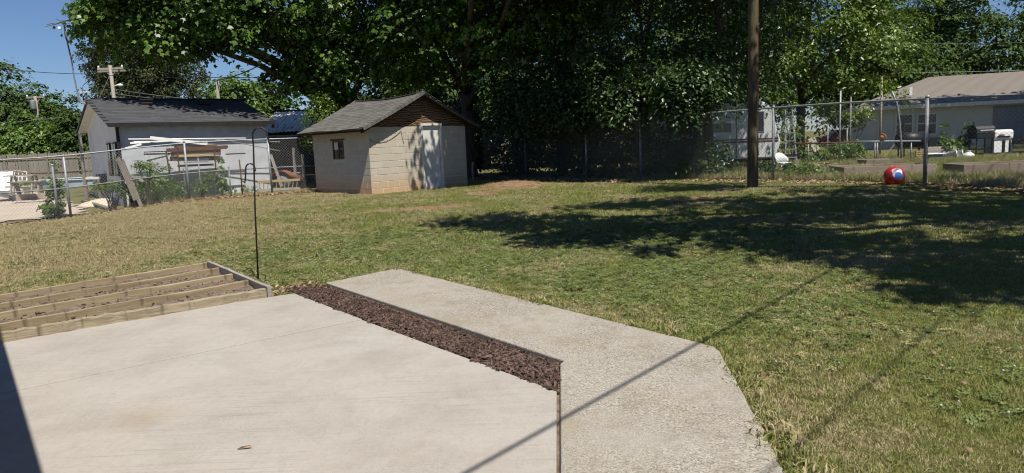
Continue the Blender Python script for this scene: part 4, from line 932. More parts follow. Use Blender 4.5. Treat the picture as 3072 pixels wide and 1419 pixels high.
far_tree('small tree beside the grey shed gable', 225, 330, 470, 56, 120, 146, ncl=150, size=.28)
far_tree('pale green tree behind the right end of the grey shed', 705, 215, 440, 46, 260, 144, M['leaf_bush'], ncl=260, size=.26)
far_tree('green tree between the grey shed and the block shed', 800, 235, 450, 52, 220, 145, ncl=200)
# ragged cedar behind the grey shed
cp = at(420, 300, 62)
def cl_(u, v, rx, ry, rz): p_ = at(u, v, 62); return (p_[0], 62, p_[2], rx, ry, rz)
tree('ragged grey-green cedar behind the grey shed and utility pole', (cp[0], 62), 6, .3,
     [cl_(330, 190, 2.6, 2.2, 2.2), cl_(420, 165, 4.0, 2.6, 3.2), cl_(320, 150, 2.2, 1.6, 1.6), cl_(500, 215, 3.0, 2.4, 2.8), cl_(390, 270, 4.2, 2.6, 1.8), cl_(256, 222, .6, .6, .5), cl_(285, 150, 1.0, .8, .6), cl_(560, 240, 2, 1.5, 2)],
     380, 85, .75, .22, M['leaf_cedar'], 150, 'cedar_tree', twigs=90, flat=.4, rough=.9)
# shrubs
def shrub(label, x, y, lobes, ncl, per, crad, size, mat, seed, name='shrub', cat='shrub', group=None, stems=5):
    z = gz(x, y); root = empty(name, (x, y, z), 0, label, cat, group); r = random.Random(seed)
    L = [(x+a, y+b, z+c, d, e, f) for a, b, c, d, e, f in lobes]
    o, cl_ = crown('foliage', L, ncl, per, crad, size, mat, seed, root, (x, y, z), LEAF6, .3, .6, None, 2.0, .6)
    m = MB()
    for i in range(stems*3):
        e = Vector(cl_[r.randrange(len(cl_))])-Vector((x, y, z)); m.tube([(r.uniform(-.08, .08), r.uniform(-.08, .08), -.05), (e.x*.4, e.y*.4, e.z*.55), e], [.018, .012, .005], 5)
    m.build('stem', M['bark'], root)
    return root
b = at(968, 340, 25.6)
shrub('bright yellow-green tree-sized bush behind the block shed eave', b[0], 25.6, [(0, 0, 2.55, .72, .6, .72), (-.3, 0, 1.9, .45, .5, .6), (.3, 0, 1.8, .6, .5, .7)], 110, 60, .3, .085, M['leaf_bright'], 160)
p = on(470, 612); shrub('dense green shrub growing through the fence by the grey shed', p[0]+.05, p[1]+.15, [(0, 0, .75, .62, .4, .55), (-.45, 0, .45, .5, .35, .4), (.55, -.05, .4, .55, .35, .35), (.1, 0, .25, .9, .4, .25)], 120, 42, .22, .075, M['leaf_bush'], 161)
p = on(415, 500, .9); q = at(430, 505, 21.4); shrub('sparse shrub top showing above the fence middle rail', q[0], 21.5, [(0, 0, 1.25, .42, .25, .16)], 24, 26, .16, .06, M['leaf_bush'], 162, stems=3)
p = on(165, 655); shrub('leafy vine climbing the fence post by the pool deck', p[0], p[1]+.1, [(0, 0, .45, .28, .2, .35), (.05, 0, .95, .24, .18, .28), (.18, 0, 1.55, .2, .12, .16), (-.15, 0, .3, .3, .2, .2)], 60, 24, .15, .10, M['leaf_bush'], 163)
q = at(330, 545, 21.3); shrub('low leafy branch behind the fence by the leaning boards', q[0], 21.3, [(0, 0, .75, .62, .3, .16), (.35, 0, .62, .4, .25, .15)], 40, 26, .17, .08, M['leaf_bright'], 164)
p = on(600, 595); shrub('spindly weed bush in front of the lumber rack', p[0], p[1]+.2, [(0, 0, .4, .45, .25, .3), (.2, 0, .7, .25, .2, .2)], 34, 22, .15, .07, M['leaf_bush'], 165)
p = on(662, 590); shrub('tall weed with drooping leaves against the grey wall', p[0], p[1]+.2, [(0, 0, .5, .22, .2, .4), (.02, 0, 1.05, .1, .1, .35), (.15, 0, .3, .3, .2, .15)], 34, 16, .14, .105, M['leaf_bush'], 166)
p = on(735, 578); shrub('low ground plant at the foot of the fence by the ladder', p[0], p[1]+.15, [(0, 0, .18, .42, .25, .14)], 26, 20, .14, .08, M['leaf_bush'], 167)
# undergrowth along the back fence
for i, t_ in enumerate([6.2, 7.6, 9.0, 10.4, 11.8, 13.2, 14.8]):
    c = RF0+RFd*t_+np.array([.9, .75])*(.5+.35*(i % 3)); hgt = [.8, 1.1, 1.3, 1.2, 1.5, 1.3, 1.2][i]
    shrub(['undergrowth bush in the deep shade, nearest the utility pole', 'second undergrowth bush from the utility pole in the shade', 'third undergrowth bush from the utility pole in the shade', 'fourth undergrowth bush from the utility pole in the shade', 'fifth undergrowth bush from the utility pole in the shade', 'sixth undergrowth bush from the utility pole in the shade', 'undergrowth bush in the deep shade, nearest the block shed'][i],
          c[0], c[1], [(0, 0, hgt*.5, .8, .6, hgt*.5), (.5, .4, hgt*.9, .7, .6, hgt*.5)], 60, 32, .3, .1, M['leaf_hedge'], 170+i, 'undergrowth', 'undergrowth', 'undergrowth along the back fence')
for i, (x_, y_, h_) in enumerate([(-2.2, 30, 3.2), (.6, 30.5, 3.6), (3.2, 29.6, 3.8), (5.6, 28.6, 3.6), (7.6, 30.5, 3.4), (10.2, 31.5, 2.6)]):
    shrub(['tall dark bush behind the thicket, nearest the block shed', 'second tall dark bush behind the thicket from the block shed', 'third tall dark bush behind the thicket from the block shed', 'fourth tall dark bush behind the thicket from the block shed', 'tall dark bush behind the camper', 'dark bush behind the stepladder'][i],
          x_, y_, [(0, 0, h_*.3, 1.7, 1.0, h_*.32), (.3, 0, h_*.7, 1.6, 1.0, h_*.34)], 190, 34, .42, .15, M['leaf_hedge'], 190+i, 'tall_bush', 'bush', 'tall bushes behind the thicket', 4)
p = at(2075, 500, 21.3); shrub('dark leafy bush hiding the rear of the camper', p[0], 21.5, [(0, 0, .9, .8, .6, .9), (-.3, 0, 2.2, .8, .6, .8)], 120, 40, .3, .11, M['leaf_hedge'], 199)
# weeds and long grass along the right fence and in the neighbour's yard
cw = bpy.data.collections.new('weed_tufts')
for i in range(3): tuft('weed%d' % i, cw, M['grass'], 18, .07, .07, .2, .006, .6, 70+i)
tuft('weed3', cw, M['straw'], 12, .08, .06, .2, .005, .9, 75)
pts = np.vstack([along([RF0-RFd*4.5, RF0+RFd*7.5], 2300, .28, 95, np.array([.45, .4])), along([RF0-RFd*4.5, RF0+RFd*7.5], 1700, .9, 96, np.array([1.7, 1.5])), along([RF0-RFd*4.5, RF0+RFd*5], 5000, 2.2, 97, np.array([4.2, 4.5])), along(LF[:4], 120, .12, 98), along([RF0+RFd*3, RF0-RFd*5], 3200, 2.6, 99, np.array([8, 9])), along([(12, 24), (19, 24), (26, 34)], 3500, 2.5, 89)])
side = (pts[:, 0]-RF0[0])*(-RFd[1])+(pts[:, 1]-RF0[1])*RFd[0]
pts = pts[(side < -.06) | (pts[:, 0] < 0)]
n = len(pts); r = np.random.default_rng(77)
wd = scatter('weeds', np.column_stack([pts, terr(pts[:, 0], pts[:, 1])]), np.column_stack([r.normal(0, .15, n), r.normal(0, .15, n), r.uniform(0, 6.28, n)]), .6+.9*r.random(n), cw)
tag(wd, 'long unmown grass and weeds beyond the right fence', 'grass', kind='stuff')
# single fallen leaves
def fallen(u, v, size, seed, label, z=None, mat='leaf_dry', tint=.4):
    p = on(u, v, z) if z is not None else on(u, v); r = np.random.default_rng(seed)
    o = link('fallen_leaf', leaf_mesh('fallen_leaf', np.array([[0, 0, .006]]), np.array([[r.normal(0, .12), r.normal(0, .12)-.12, 1]]), r.normal(size=(1, 3)), np.array([size]), np.array([tint]), M[mat]))
    o.location = (p[0], p[1], (z if z is not None else gz(p[0], p[1])+.03)); sm = o.modifiers.new('thick', 'SOLIDIFY'); sm.thickness = .002
    return tag(o, label, 'leaf', 'single fallen leaves')
lf_ = fallen(735, 1347, .09, 9, 'pale curled leaf lying on the bare patio', .0, tint=.85); lf_.scale = (1, .35, 1); lf_.rotation_euler = (0, 0, .25)
fallen(2800, 1073, .06, 2, 'light brown leaf on the sunlit grass at right')
fallen(2462, 1192, .05, 3, 'brown leaf on the grass right of the walkway bend')
fallen(1290, 888, .05, 4, 'dry leaf beside the outer walkway edge')
fallen(2905, 1370, .055, 5, 'brown leaf near the bottom right corner of the lawn')
fallen(1570, 872, .05, 6, 'tan leaf on the grass beyond the walkway')
fallen(2890, 1165, .06, 7, 'brown leaf beside a dry twig at the right edge of lawn')

# ------------------------------------------------------------------ helpers for upright things seen beyond the fences
def hitp(u, v, P0, nrm):
    d = (u-1536)/FPX*CX - (v-709.5)/FPX*CU + _f; o = np.array([0, 0, CAMH]); t_ = ((np.asarray(P0)-o)@nrm)/(d@nrm); return o+t_*d
def single(name, mb, mat, o0, label, cat, group=None, smooth=False, bevel=0):
    o = mb.build(name, mat, None, smooth, bevel); o.location = [float(c) for c in o0]; return tag(o, label, cat, group)

# ------------------------------------------------------------------ lumber store against the grey wall
RP = G_W-G_n*.62; RP[2] = 0
def rk(x, y, dep=0.0): return hitp(330+x/4.576, 380+y/4.576, RP-G_n*dep, G_n)
stock = [  # zoomed picture x0,y0,x1,y1, width, height, material, name, label, category, depth in front of rack plane
    (250, 172, 1865, 158, .035, .035, 'white_plastic', 'white_pipe', 'longest thin white pipe lying on top of the lumber pile', 'pipe', .00),
    (550, 152, 1335, 235, .05, .10, 'white_plastic', 'white_board', 'thick white board lying crosswise on top of the lumber pile', 'board', .16),
    (275, 225, 870, 190, .04, .055, 'white_plastic', 'white_board', 'white board sticking out left below the long white pipe', 'board', .02),
    (205, 300, 430, 240, .04, .06, 'white_plastic', 'white_board', 'short white board end drooping at the left of the lumber pile', 'board', .10),
    (1080, 192, 1560, 168, .05, .07, 'white_plastic', 'white_board', 'white board under the right half of the long white pipe', 'board', -.05),
    (325, 207, 640, 200, .03, .03, 'white_plastic', 'white_pipe', 'short thin white pipe between two white boards', 'pipe', -.08),
    (1540, 178, 2330, 332, .03, .03, 'galv', 'steel_pipe', 'thin steel pipe slanting down to the right from the lumber pile', 'pipe', .05),
    (1440, 182, 2330, 207, .03, .03, 'galv', 'steel_pipe', 'thin level steel pipe reaching right past the shed corner', 'pipe', .0),
    (800, 262, 1420, 240, .12, .04, 'wood_grey', 'grey_board', 'grey board topping the brown lumber stack', 'board', .05),
    (780, 325, 1600, 280, .10, .12, 'rust', 'rusty_beam', 'long rusty iron beam across the front of the lumber rack', 'beam', .12),
    (925, 397, 1450, 374, .06, .035, 'wood_yellow', 'yellow_board', 'upper of two yellow pine boards in the lumber rack', 'board', .14),
    (940, 413, 1310, 400, .06, .03, 'wood_yellow', 'yellow_board', 'lower of two yellow pine boards in the lumber rack', 'board', .14),
    (465, 350, 830, 336, .03, .03, 'dark_trim', 'dark_bar', 'upper dark bar sticking out at the left of the rack', 'bar', .02),
    (465, 379, 830, 370, .05, .05, 'dark_trim', 'dark_bar', 'thick dark bar sticking out at the left of the rack', 'bar', .02),
    (505, 470, 775, 402, .04, .04, 'dark_trim', 'dark_bar', 'slanting dark bar at the left end of the rack', 'bar', .0),
    (900, 300, 1450, 280, .3, .16, 'wood_brown', 'brown_board', 'brown plank high in the lumber rack', 'board', -.02),
    (850, 360, 1500, 345, .35, .2, 'wood_brown', 'brown_board', 'dark brown plank in the middle of the lumber rack', 'board', -.05),
    (840, 440, 1500, 432, .3, .15, 'wood_brown', 'brown_board', 'dark brown plank at the bottom of the lumber rack', 'board', -.08),
    (1440, 300, 1610, 275, .14, .10, 'rust', 'rusty_plate', 'short rusty plate at the right end of the rack', 'plate', .08),
    (1590, 378, 1860, 366, .03, .04, 'dark_trim', 'dark_bar', 'dark bar sticking out right of the lumber rack', 'bar', .0)]
for x0, y0, x1, y1, w, h, mt, nm, lb, ct, dp in stock:
    p = rk(x0, y0, dp); q = rk(x1, y1, dp); c = (p+q)/2
    m = MB(); L_ = np.linalg.norm(q-p); ang = math.atan2(q[1]-p[1], q[0]-p[0]); el = math.asin((q[2]-p[2])/L_)
    (m.tube([(-L_/2, 0, 0), (L_/2, 0, 0)], w/2, 8) if 'pipe' in nm else m.box(-L_/2, L_/2, -w/2, w/2, -h/2, h/2))
    o = single(nm, m, M[mt], c, lb, ct, 'boards and pipes stored on the lumber rack'); o.rotation_euler = (Matrix.Rotation(ang, 3, 'Z') @ Matrix.Rotation(-el, 3, 'Y')).to_euler()
rb = rk(1150, 900); rb[2] = gz(rb[0], rb[1])
rack = empty('lumber_rack', rb, 0, 'rusty upright rack holding boards against the grey shed wall', 'rack')
def rkl(x, y, dp): return tuple(rk(x, y, dp)-rb)
for x0, y0, x1, y1, mt in [(770, 345, 850, 850, 'rust'), (1430, 290, 1475, 870, 'rust'), (915, 250, 985, 890, 'rust'), (1005, 575, 1050, 935, 'galv_dull')]:
    MB().bar(rkl(x0, y0, .2), rkl(x1, y1, .2), .035, .035).build('upright', M[mt], rack)
for x0, yy in ((800, 460), (1440, 450), (800, 385), (1440, 375)):
    MB().bar(rkl(x0, yy, .22), rkl(x0+10, yy, -.45), .035, .05).build('bracket', M['rust'], rack)
MB().bar(rkl(1015, 445, .1), rkl(1350, 440, .1), .04, .05).build('shelf_frame', M['galv_dull'], rack)
MB().bar(rkl(1015, 490, .1), rkl(1350, 480, .1), .04, .04).build('shelf_frame', M['galv_dull'], rack)
MB().bar(rkl(930, 540, .0), rkl(1420, 520, .0), .05, .07).build('cross_rail', M['dark_trim'], rack)
# leaning weathered boards at the fence
for i, (u0, v0, u1, v1, w) in enumerate([(352, 470, 408, 600, .13), (366, 480, 425, 622, .10), (392, 528, 432, 545, .08)]):
    p = at(u0, v0, 21.1+.1*i); q = at(u1, v1, 20.9+.15*i); q[2] = max(q[2], gz(q[0], q[1])-.02) if i < 2 else q[2]; c = (p+q)/2; m = MB().bar(tuple(p-c), tuple(q-c), .04, w, up=(1, 0, 0))
    single('leaning_board', m, M['wood_weathered'], c, ['broad weathered board leaning against the left fence', 'narrow weathered board leaning beside the broad one', 'short weathered stick lying against the leaning boards'][i], 'board', 'boards leaning by the left fence')
p = on(395, 622); single('tree_stump', MB().lathe([(.26, -.1), (.22, .1), (.2, .75), (.17, .9)], 12), M['dark_void'], (p[0], p[1]+.35, p[2]), 'dark rotten stump behind the leaning boards', 'stump', smooth=True)

# ------------------------------------------------------------------ left yard: deck, pool, furniture
dx = np.linspace(-34, -8.6, 60); dy = np.linspace(16, 33, 50); DXX, DYY = np.meshgrid(dx, dy)
d = LF[0]-LF[-1]; beyond = ((DXX-LF[-1][0])*d[1]-(DYY-LF[-1][1])*d[0]) < -.55*np.linalg.norm(d)
left_of_shed = ((DXX-G_W[0])*G_g[0]+(DYY-G_W[1])*G_g[1]) < -GL-.9
ok_ = beyond & left_of_shed; ii = np.arange(DXX.size).reshape(DXX.shape); F = np.stack([ii[:-1, :-1], ii[:-1, 1:], ii[1:, 1:], ii[1:, :-1]], -1).reshape(-1, 4); F = F[ok_.ravel()[F].all(1)]
dk = link('pool_deck', np_mesh('pool_deck', np.stack([DXX, DYY, terr(DXX, DYY)+.03], -1).reshape(-1, 3), F, M['deck'])); tag(dk, 'pale tan concrete deck round the pool beyond the left fence', 'pool deck', kind='structure')
p0, p1, p2 = on(4, 592), on(50.6, 606), on(141, 595); bk = (p2-p1)*0
e1 = (p2-p1)[:2]; e0 = (p0-p1)[:2]; cpos = p1
single('concrete_step', MB().prism([(0, 0), tuple(e1*1.15), tuple(e1*1.15+e0*3), tuple(e0*3)], -.1, .24), M['deck'], cpos, 'low raised concrete platform under the white bench', 'platform', bevel=.012)
zp = p1[2]+.24
pp = on(87, 581, zp)
pot = empty('flower_pot', pp, 0, 'round grey flower pot with trailing plant on the platform', 'flower pot')
MB().lathe([(.14, 0), (.2, .26), (.22, .27), (.22, .31), (.19, .31), (.18, .26)], 16).build('pot', M['mortar'], pot, True)
crown('plant', [(pp[0], pp[1], pp[2]+.38, .26, .2, .1)], 18, 20, .11, .06, M['leaf_bush'], 200, pot, pp)
def table(label, u0, u1, v, Y, top_w, legh, name='picnic_table', th=.045):
    a = at(u0, v, Y); b = at(u1, v, Y); b[2] = a[2] = (a[2]+b[2])/2; L_ = b[0]-a[0]; c = np.array([(a[0]+b[0])/2, Y, a[2]-legh])
    r_ = empty(name, c, .06, label, 'table' if legh > .6 else 'bench')
    for k_ in range(4 if top_w > .5 else 2):
        w = top_w/(4 if top_w > .5 else 2); MB().box(-L_/2, L_/2, -top_w/2+w*k_+.004, -top_w/2+w*(k_+1)-.004, legh-th, legh).build('plank', M['wood_grey'], r_)
    for s_ in (-1, 1):
        for e_ in (-1, 1): MB().bar((s_*L_*.36, e_*top_w*.42, 0), (s_*L_*.36, e_*top_w*.12, legh-th), .05, .07).build('leg', M['wood_grey'], r_)
    return r_
table('grey plank picnic table beside the pool', 28, 113, 524, 26.2, .7, .72)
table('grey plank bench in front of the picnic table', 30, 130, 543, 25.0, .3, .45, 'garden_bench')
# white ironwork bench
wb = on(30, 574, zp); ben = empty('iron_bench', wb, .25, 'white ornamental iron bench on the platform at left edge', 'bench')
m = MB()
for k_ in range(9): m.tube([(-.6+.15*k_, .2, .42), (-.6+.15*k_, .28, .82-.06*abs(k_-4)*.4)], .012, 5)
m.tube([(-.62, .2, .42), (-.62, .29, .8), (0, .29, .9), (.62, .29, .8), (.62, .2, .42)], .018, 6); m.tube([(-.62, .25, .6), (.62, .25, .6)], .012, 5); m.build('backrest', M['white_plastic'], ben)
m = MB()
for k_ in range(7): m.box(-.6, .6, -.25+.065*k_, -.2+.065*k_, .41, .43)
m.build('seat', M['white_plastic'], ben)
for s_ in (-1, 1):
    MB().tube([(s_*.6, -.24, 0), (s_*.6, -.2, .2), (s_*.6, -.24, .42), (s_*.6, -.26, .62), (s_*.6, .1, .64), (s_*.6, .25, .6)], .018, 6).build('armrest', M['white_plastic'], ben)
    MB().tube([(s_*.6, .26, 0), (s_*.6, .2, .42)], .018, 6).build('leg', M['white_plastic'], ben)
ch = at(8, 545, 26.5); chair = empty('lounge_chair', (ch[0], 26.5, zp), .5, 'white slatted lounge chair back at the far left edge', 'chair')
MB().box(-.3, .3, 0, .05, 0, 1.0, tilt=Matrix.Rotation(-.5, 3, 'X')).build('backrest', M['white_plastic'], chair); MB().box(-.3, .3, -.6, 0, .3, .35).build('seat', M['white_plastic'], chair)
for s_ in (-1, 1): MB().bar((s_*.28, -.55, 0), (s_*.28, -.5, .32), .04).build('leg', M['white_plastic'], chair); MB().bar((s_*.28, .3, 0), (s_*.28, .0, .34), .04).build('leg', M['white_plastic'], chair)
# pool
pc = on(215, 562); pool = empty('swimming_pool', (pc[0], pc[1]+2.6, gz(pc[0], pc[1])), .2, 'blue swimming pool with low pale rim beyond the deck', 'swimming pool')
n = 32; RXp, RYp = 3.0, 2.3
ring = lambda r_, z_: [(RXp*r_*math.cos(2*math.pi*k_/n), RYp*r_*math.sin(2*math.pi*k_/n), z_) for k_ in range(n)]
m = MB(); m.v = ring(1.0, -.3)+ring(1.0, .34)+ring(.96, .34)+ring(.96, .1); m.f = [(a*n+k_, a*n+(k_+1) % n, (a+1)*n+(k_+1) % n, (a+1)*n+k_) for a in range(3) for k_ in range(n)]
m.build('pool_wall', M['pool_wall'], pool); m = MB(); m.v = ring(.965, .25); m.f = [tuple(range(n))]; m.build('water', M['pool_water'], pool)
m = MB(); m.v = ring(1.03, .345)+ring(1.03, .375)+ring(.93, .375)+ring(.93, .345); m.f = [(a*n+k_, a*n+(k_+1) % n, (a+1)*n+(k_+1) % n, (a+1)*n+k_) for a in range(3) for k_ in range(n)]; m.build('pool_rim', M['white_plastic'], pool)
# gravel bed with a log edge
gp_ = on(305, 615); m = MB(); n = 24; r = random.Random(5)
for j in range(9):
    for k_ in range(n):
        t_ = 2*math.pi*k_/n; rr = j/8; m.v.append((.95*rr*math.cos(t_)*(1+.08*math.sin(3*t_)), .75*rr*math.sin(t_), .2*(1-rr**2)+r.uniform(-.015, .015)))
m.f = [(j*n+k_, j*n+(k_+1) % n, (j+1)*n+(k_+1) % n, (j+1)*n+k_) for j in range(8) for k_ in range(n)]
single('gravel_heap', m, M['gravel'], (gp_[0], gp_[1]+.25, gp_[2]+.0), 'heap of pale gravel beside the grey shed gable', 'gravel', smooth=True)
p, q = on(243, 609), on(333, 633); c = (p+q)/2; single('edging_log', MB().tube([tuple(p-c+[0, .12, .06]), (0, .1, .07), tuple(q-c+[0, .1, .05])], .055, 8), M['wood_weathered'], c, 'weathered log edging the gravel heap', 'log', smooth=True)
# board fence at the back of the pool yard
fa, fb = at(-120, 478, 46), at(305, 455, 49); ff = empty('board_fence', (fa[0], fa[1], gz(fa[0], fa[1])), 0, 'weathered grey board fence with two rails behind the pool', 'fence')
L_ = math.hypot(fb[0]-fa[0], fb[1]-fa[1]); ang = math.atan2(fb[1]-fa[1], fb[0]-fa[0]); ff.rotation_euler = (0, 0, ang)
pk = MB().add([(-.066, -.01, 0), (.066, -.01, 0), (.066, .01, 0), (-.066, .01, 0), (-.066, -.01, 1.66), (.066, -.01, 1.66), (.066, .01, 1.66), (-.066, .01, 1.66), (-.03, -.01, 1.72), (.03, -.01, 1.72), (.03, .01, 1.72), (-.03, .01, 1.72)],
              [(0, 1, 5, 4), (4, 5, 9, 8), (2, 3, 7, 6), (6, 7, 11, 10), (1, 2, 6, 5), (3, 0, 4, 7), (5, 6, 10, 9), (7, 4, 8, 11), (8, 9, 10, 11)]).mesh('picket'); pk.materials.append(M['wood_weathered'])
n = int(L_/.145)
for i in range(n):
    if random.random() < .03: continue
    o = link('picket', pk, None, ff); x = i*.145; wx, wy = fa[0]+math.cos(ang)*x, fa[1]+math.sin(ang)*x
    o.location = (x, random.uniform(0, .01), gz(wx, wy)-ff.location.z-.02+random.uniform(-.03, .03)); o.rotation_euler = (0, random.uniform(-.015, .015), 0)
for zr in (.42, 1.32): MB().box(0, L_, -.06, -.012, zr, zr+.09).build('rail', M['wood_tan'], ff)
for i in range(0, int(L_/2.4)+1): MB().box(i*2.4-.05, i*2.4+.05, -.12, -.061, -.1, 1.5).build('post', M['wood_weathered'], ff)
# gate post frame by the pool
p = on(262, 605); gt = empty('dog_pen_frame', (p[0], p[1], p[2]), 0, 'pale wooden post and rail frame behind the fence post', 'frame')
MB().box(-.05, .05, -.05, .05, -.1, .95).build('post', M['wood_weathered'], gt); MB().box(.05, .55, -.03, .03, .78, .86).build('rail', M['white_paint'], gt); MB().box(.45, .54, -.04, .04, -.1, .78).build('post', M['wood_weathered'], gt)
MB().box(.35, .75, .1, .5, .62, .95).build('box', M['dark_trim'], gt)
# small far blue roof
p = at(175, 445, 62); hs = empty('far_outbuilding', (p[0], 62, gz(p[0], 62)), 0, 'small outbuilding with pale blue roof among far trees', 'shed'); top_ = p[2]-gz(p[0], 62)
MB().box(-.5, .5, 0, 2, 0, top_).build('wall', M['dark_trim'], hs); MB().add([(-.4, -.1, top_), (.35, -.1, top_), (.55, 1.4, top_+.75), (-.6, 1.4, top_+.75)], [(0, 1, 2, 3)]).build('roof', M['tarp'], hs)
# far utility poles and wires
def far_pole(label, u, vt, vb, Y, arm, varm, extra=True, lean=4):
    t_ = at(u, vt, Y); b_ = at(u+lean, vb, Y); z = gz(b_[0], Y); r_ = empty('utility_pole', (b_[0], Y, z), 0, label, 'utility pole', 'utility poles beyond the left yard')
    MB().tube([(0, 0, 0), tuple(np.array([t_[0]-b_[0], 0, t_[2]-z]))], [.17*Y/55, .12*Y/55], 10).build('pole', M['wood_grey'], r_, True)
    if arm:
        za = at(u, varm, Y)[2]-z; x0 = t_[0]-b_[0]; wa = arm/FPX*Y/2
        ca = MB().box(x0-wa, x0+wa, -.06, .06, za-.07, za+.07).build('crossarm', M['wood_grey'], r_)
        for s_ in (-1, 1):
            MB().bar((x0+s_*wa*.55, 0, za-.05), (x0+.02, 0, za-.55), .05).build('brace', M['wood_grey'], ca)
            MB().lathe([(.05, 0), (.07, .05), (.04, .16)], 8, (x0+s_*wa*.93, 0, za+.07)).build('insulator', M['white_plastic'], ca)
    return r_, np.array([t_[0], Y, t_[2]])
pA, tA = far_pole('pale wooden utility pole with crossarm and lamp behind the grey shed', 330, 196, 445, 52, 74, 206, lean=30)
zl = at(342, 258, 52)[2]-gz(at(360, 445, 52)[0], 52); xl = at(340, 258, 52)[0]-at(360, 445, 52)[0]
lmp = MB(); lmp.tube([(xl, 0, zl-.05), (xl+.35, 0, zl+.1)], .03, 6); lmp.lathe([(.03, .06), (.14, .02), (.2, -.08), (.12, -.14)], 12, (xl+.5, 0, zl+.1)); lmp.build('street_lamp', M['white_plastic'], pA, True)
MB().box(xl-1.0, xl+1.0, -.05, .05, zl+1.0, zl+1.12).build('crossarm', M['wood_grey'], pA)
pB, tB = far_pole('utility pole with transformer among the far left trees', 106, 288, 440, 60, 52, 292, lean=8)
MB().lathe([(.2, 0), (.22, .1), (.22, .7), (.18, .8)], 12, (at(106, 325, 60)[0]-at(114, 440, 60)[0]+.05, -.3, at(106, 330, 60)[2]-gz(at(114, 440, 60)[0], 60))).build('transformer', M['galv_dull'], pB, True)
pC, tC = far_pole('plain wooden pole behind the right end of the grey shed roof', 652, 240, 430, 44, 0, 0, lean=6)
pT = at(258, 285, 140); tw_ = empty('cell_tower', (pT[0], 140, 0), 0, 'tiny distant lattice mast left of the cedar', 'mast')
MB().tube([(0, 0, 0), (0, 0, at(258, 272, 140)[2])], .22, 6).build('pole', M['galv_dull'], tw_); MB().box(-.9, .9, -.3, .3, at(258, 278, 140)[2], at(258, 274, 140)[2]).build('antenna_panel', M['white_plastic'], tw_)
def wire(label, pts, r_, n=10, sag=.2, name='overhead_wire', mat='cable'):
    pts = [np.array(p, float) for p in pts]; out = []
    for a, b in zip(pts[:-1], pts[1:]):
        for i in range(n):
            t_ = i/n; p = a+(b-a)*t_; p[2] -= sag*4*t_*(1-t_); out.append(p)
    out.append(pts[-1]); c = out[0]
    return single(name, MB().tube([tuple(p-c) for p in out], r_, 6), M[mat], c, label, 'wire', 'overhead wires')
wire('long dark wire crossing behind the antenna mast and cedar', [at(-40, 200, 50), at(270, 222, 50), at(660, 232, 45), at(1010, 210, 32)], .022, sag=.12)
wire('dark cable rising right from the plain pole', [at(648, 242, 44), at(770, 200, 40), at(1000, 110, 34)], .03, sag=.1)
wire('pale wire low among the far left trees', [at(-20, 368, 57), at(110, 358, 57), at(240, 342, 56)], .025, sag=.1, mat='galv')
for i, (u0, v0, u1, v1) in enumerate([(345, 268, 600, 300), (346, 281, 540, 301), (347, 290, 480, 302)]):
    wire(['highest wire running right from the lamp pole', 'middle wire running right from the lamp pole', 'lowest wire running right from the lamp pole'][i], [at(u0, v0, 52), at(u1, v1, 46)], .018, sag=.05, mat='galv')
wire('pale guy wire left of the lamp pole', [at(330, 225, 52), at(295, 300, 52)], .02, sag=0, mat='galv')
wire('faint wire above the white house roof', [at(2680, 217, 50), at(3110, 209, 48)], .007, sag=.05, mat='galv')
wire('faint thin wire over the bright tree towards the house', [at(2560, 130, 50), at(3110, 127, 48)], .006, sag=.05, mat='galv_dull')

# ------------------------------------------------------------------ tin-roofed shelter between the sheds
q0, q1 = at(790, 398, 31), at(1010, 392, 31); zt0 = q0[2]; zt1 = at(800, 333, 34)[2]; gx0, gx1 = q0[0], q1[0]; gzz = gz(-8, 31)
tin = empty('tin_shelter', ((gx0+gx1)/2, 31, gzz), 0, 'dark open shelter with rusty corrugated tin roof between the sheds', 'shelter')
hw = (gx1-gx0)/2+.3; m = MB(); n = 44
for i in range(n+1):
    x = -hw+2*hw*i/n; zc = .02*math.cos(i*math.pi)
    for s_ in range(4): m.v.append((x-.35*s_/3*(1 if x > hw*.6 else .2), 3.2*s_/3, zt0-gzz+(zt1-zt0)*s_/3+zc))
m.f = [(i*4+s_, (i+1)*4+s_, (i+1)*4+s_+1, i*4+s_+1) for i in range(n) for s_ in range(3)]
t = NT('rusty_tin'); ns_ = t.noise(t.co('Object', (3, .5, 1)), 2.0, 5, .7); sp = t.new('ShaderNodeSeparateXYZ'); t.l.new(t.co('Object'), sp.inputs[0])
t.col(t.mix(t.ramp(ns_, [(.52, (0, 0, 0)), (.66, (1, 1, 1))]), (.8, .77, .73), (.3, .17, .1))); t.rough(.9, .1, 0); M['tin'] = t.m
m.build('roof', M['tin'], tin)
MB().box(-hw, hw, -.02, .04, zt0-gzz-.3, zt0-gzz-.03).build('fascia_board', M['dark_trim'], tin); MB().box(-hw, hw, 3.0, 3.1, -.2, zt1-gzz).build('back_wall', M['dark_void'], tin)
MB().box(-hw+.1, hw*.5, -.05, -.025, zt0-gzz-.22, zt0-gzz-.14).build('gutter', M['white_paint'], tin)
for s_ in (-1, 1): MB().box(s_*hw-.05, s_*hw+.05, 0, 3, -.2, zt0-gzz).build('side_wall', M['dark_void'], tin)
MB().box(-.1, .0, -.02, .08, -.2, zt0-gzz).build('post', M['dark_trim'], tin)
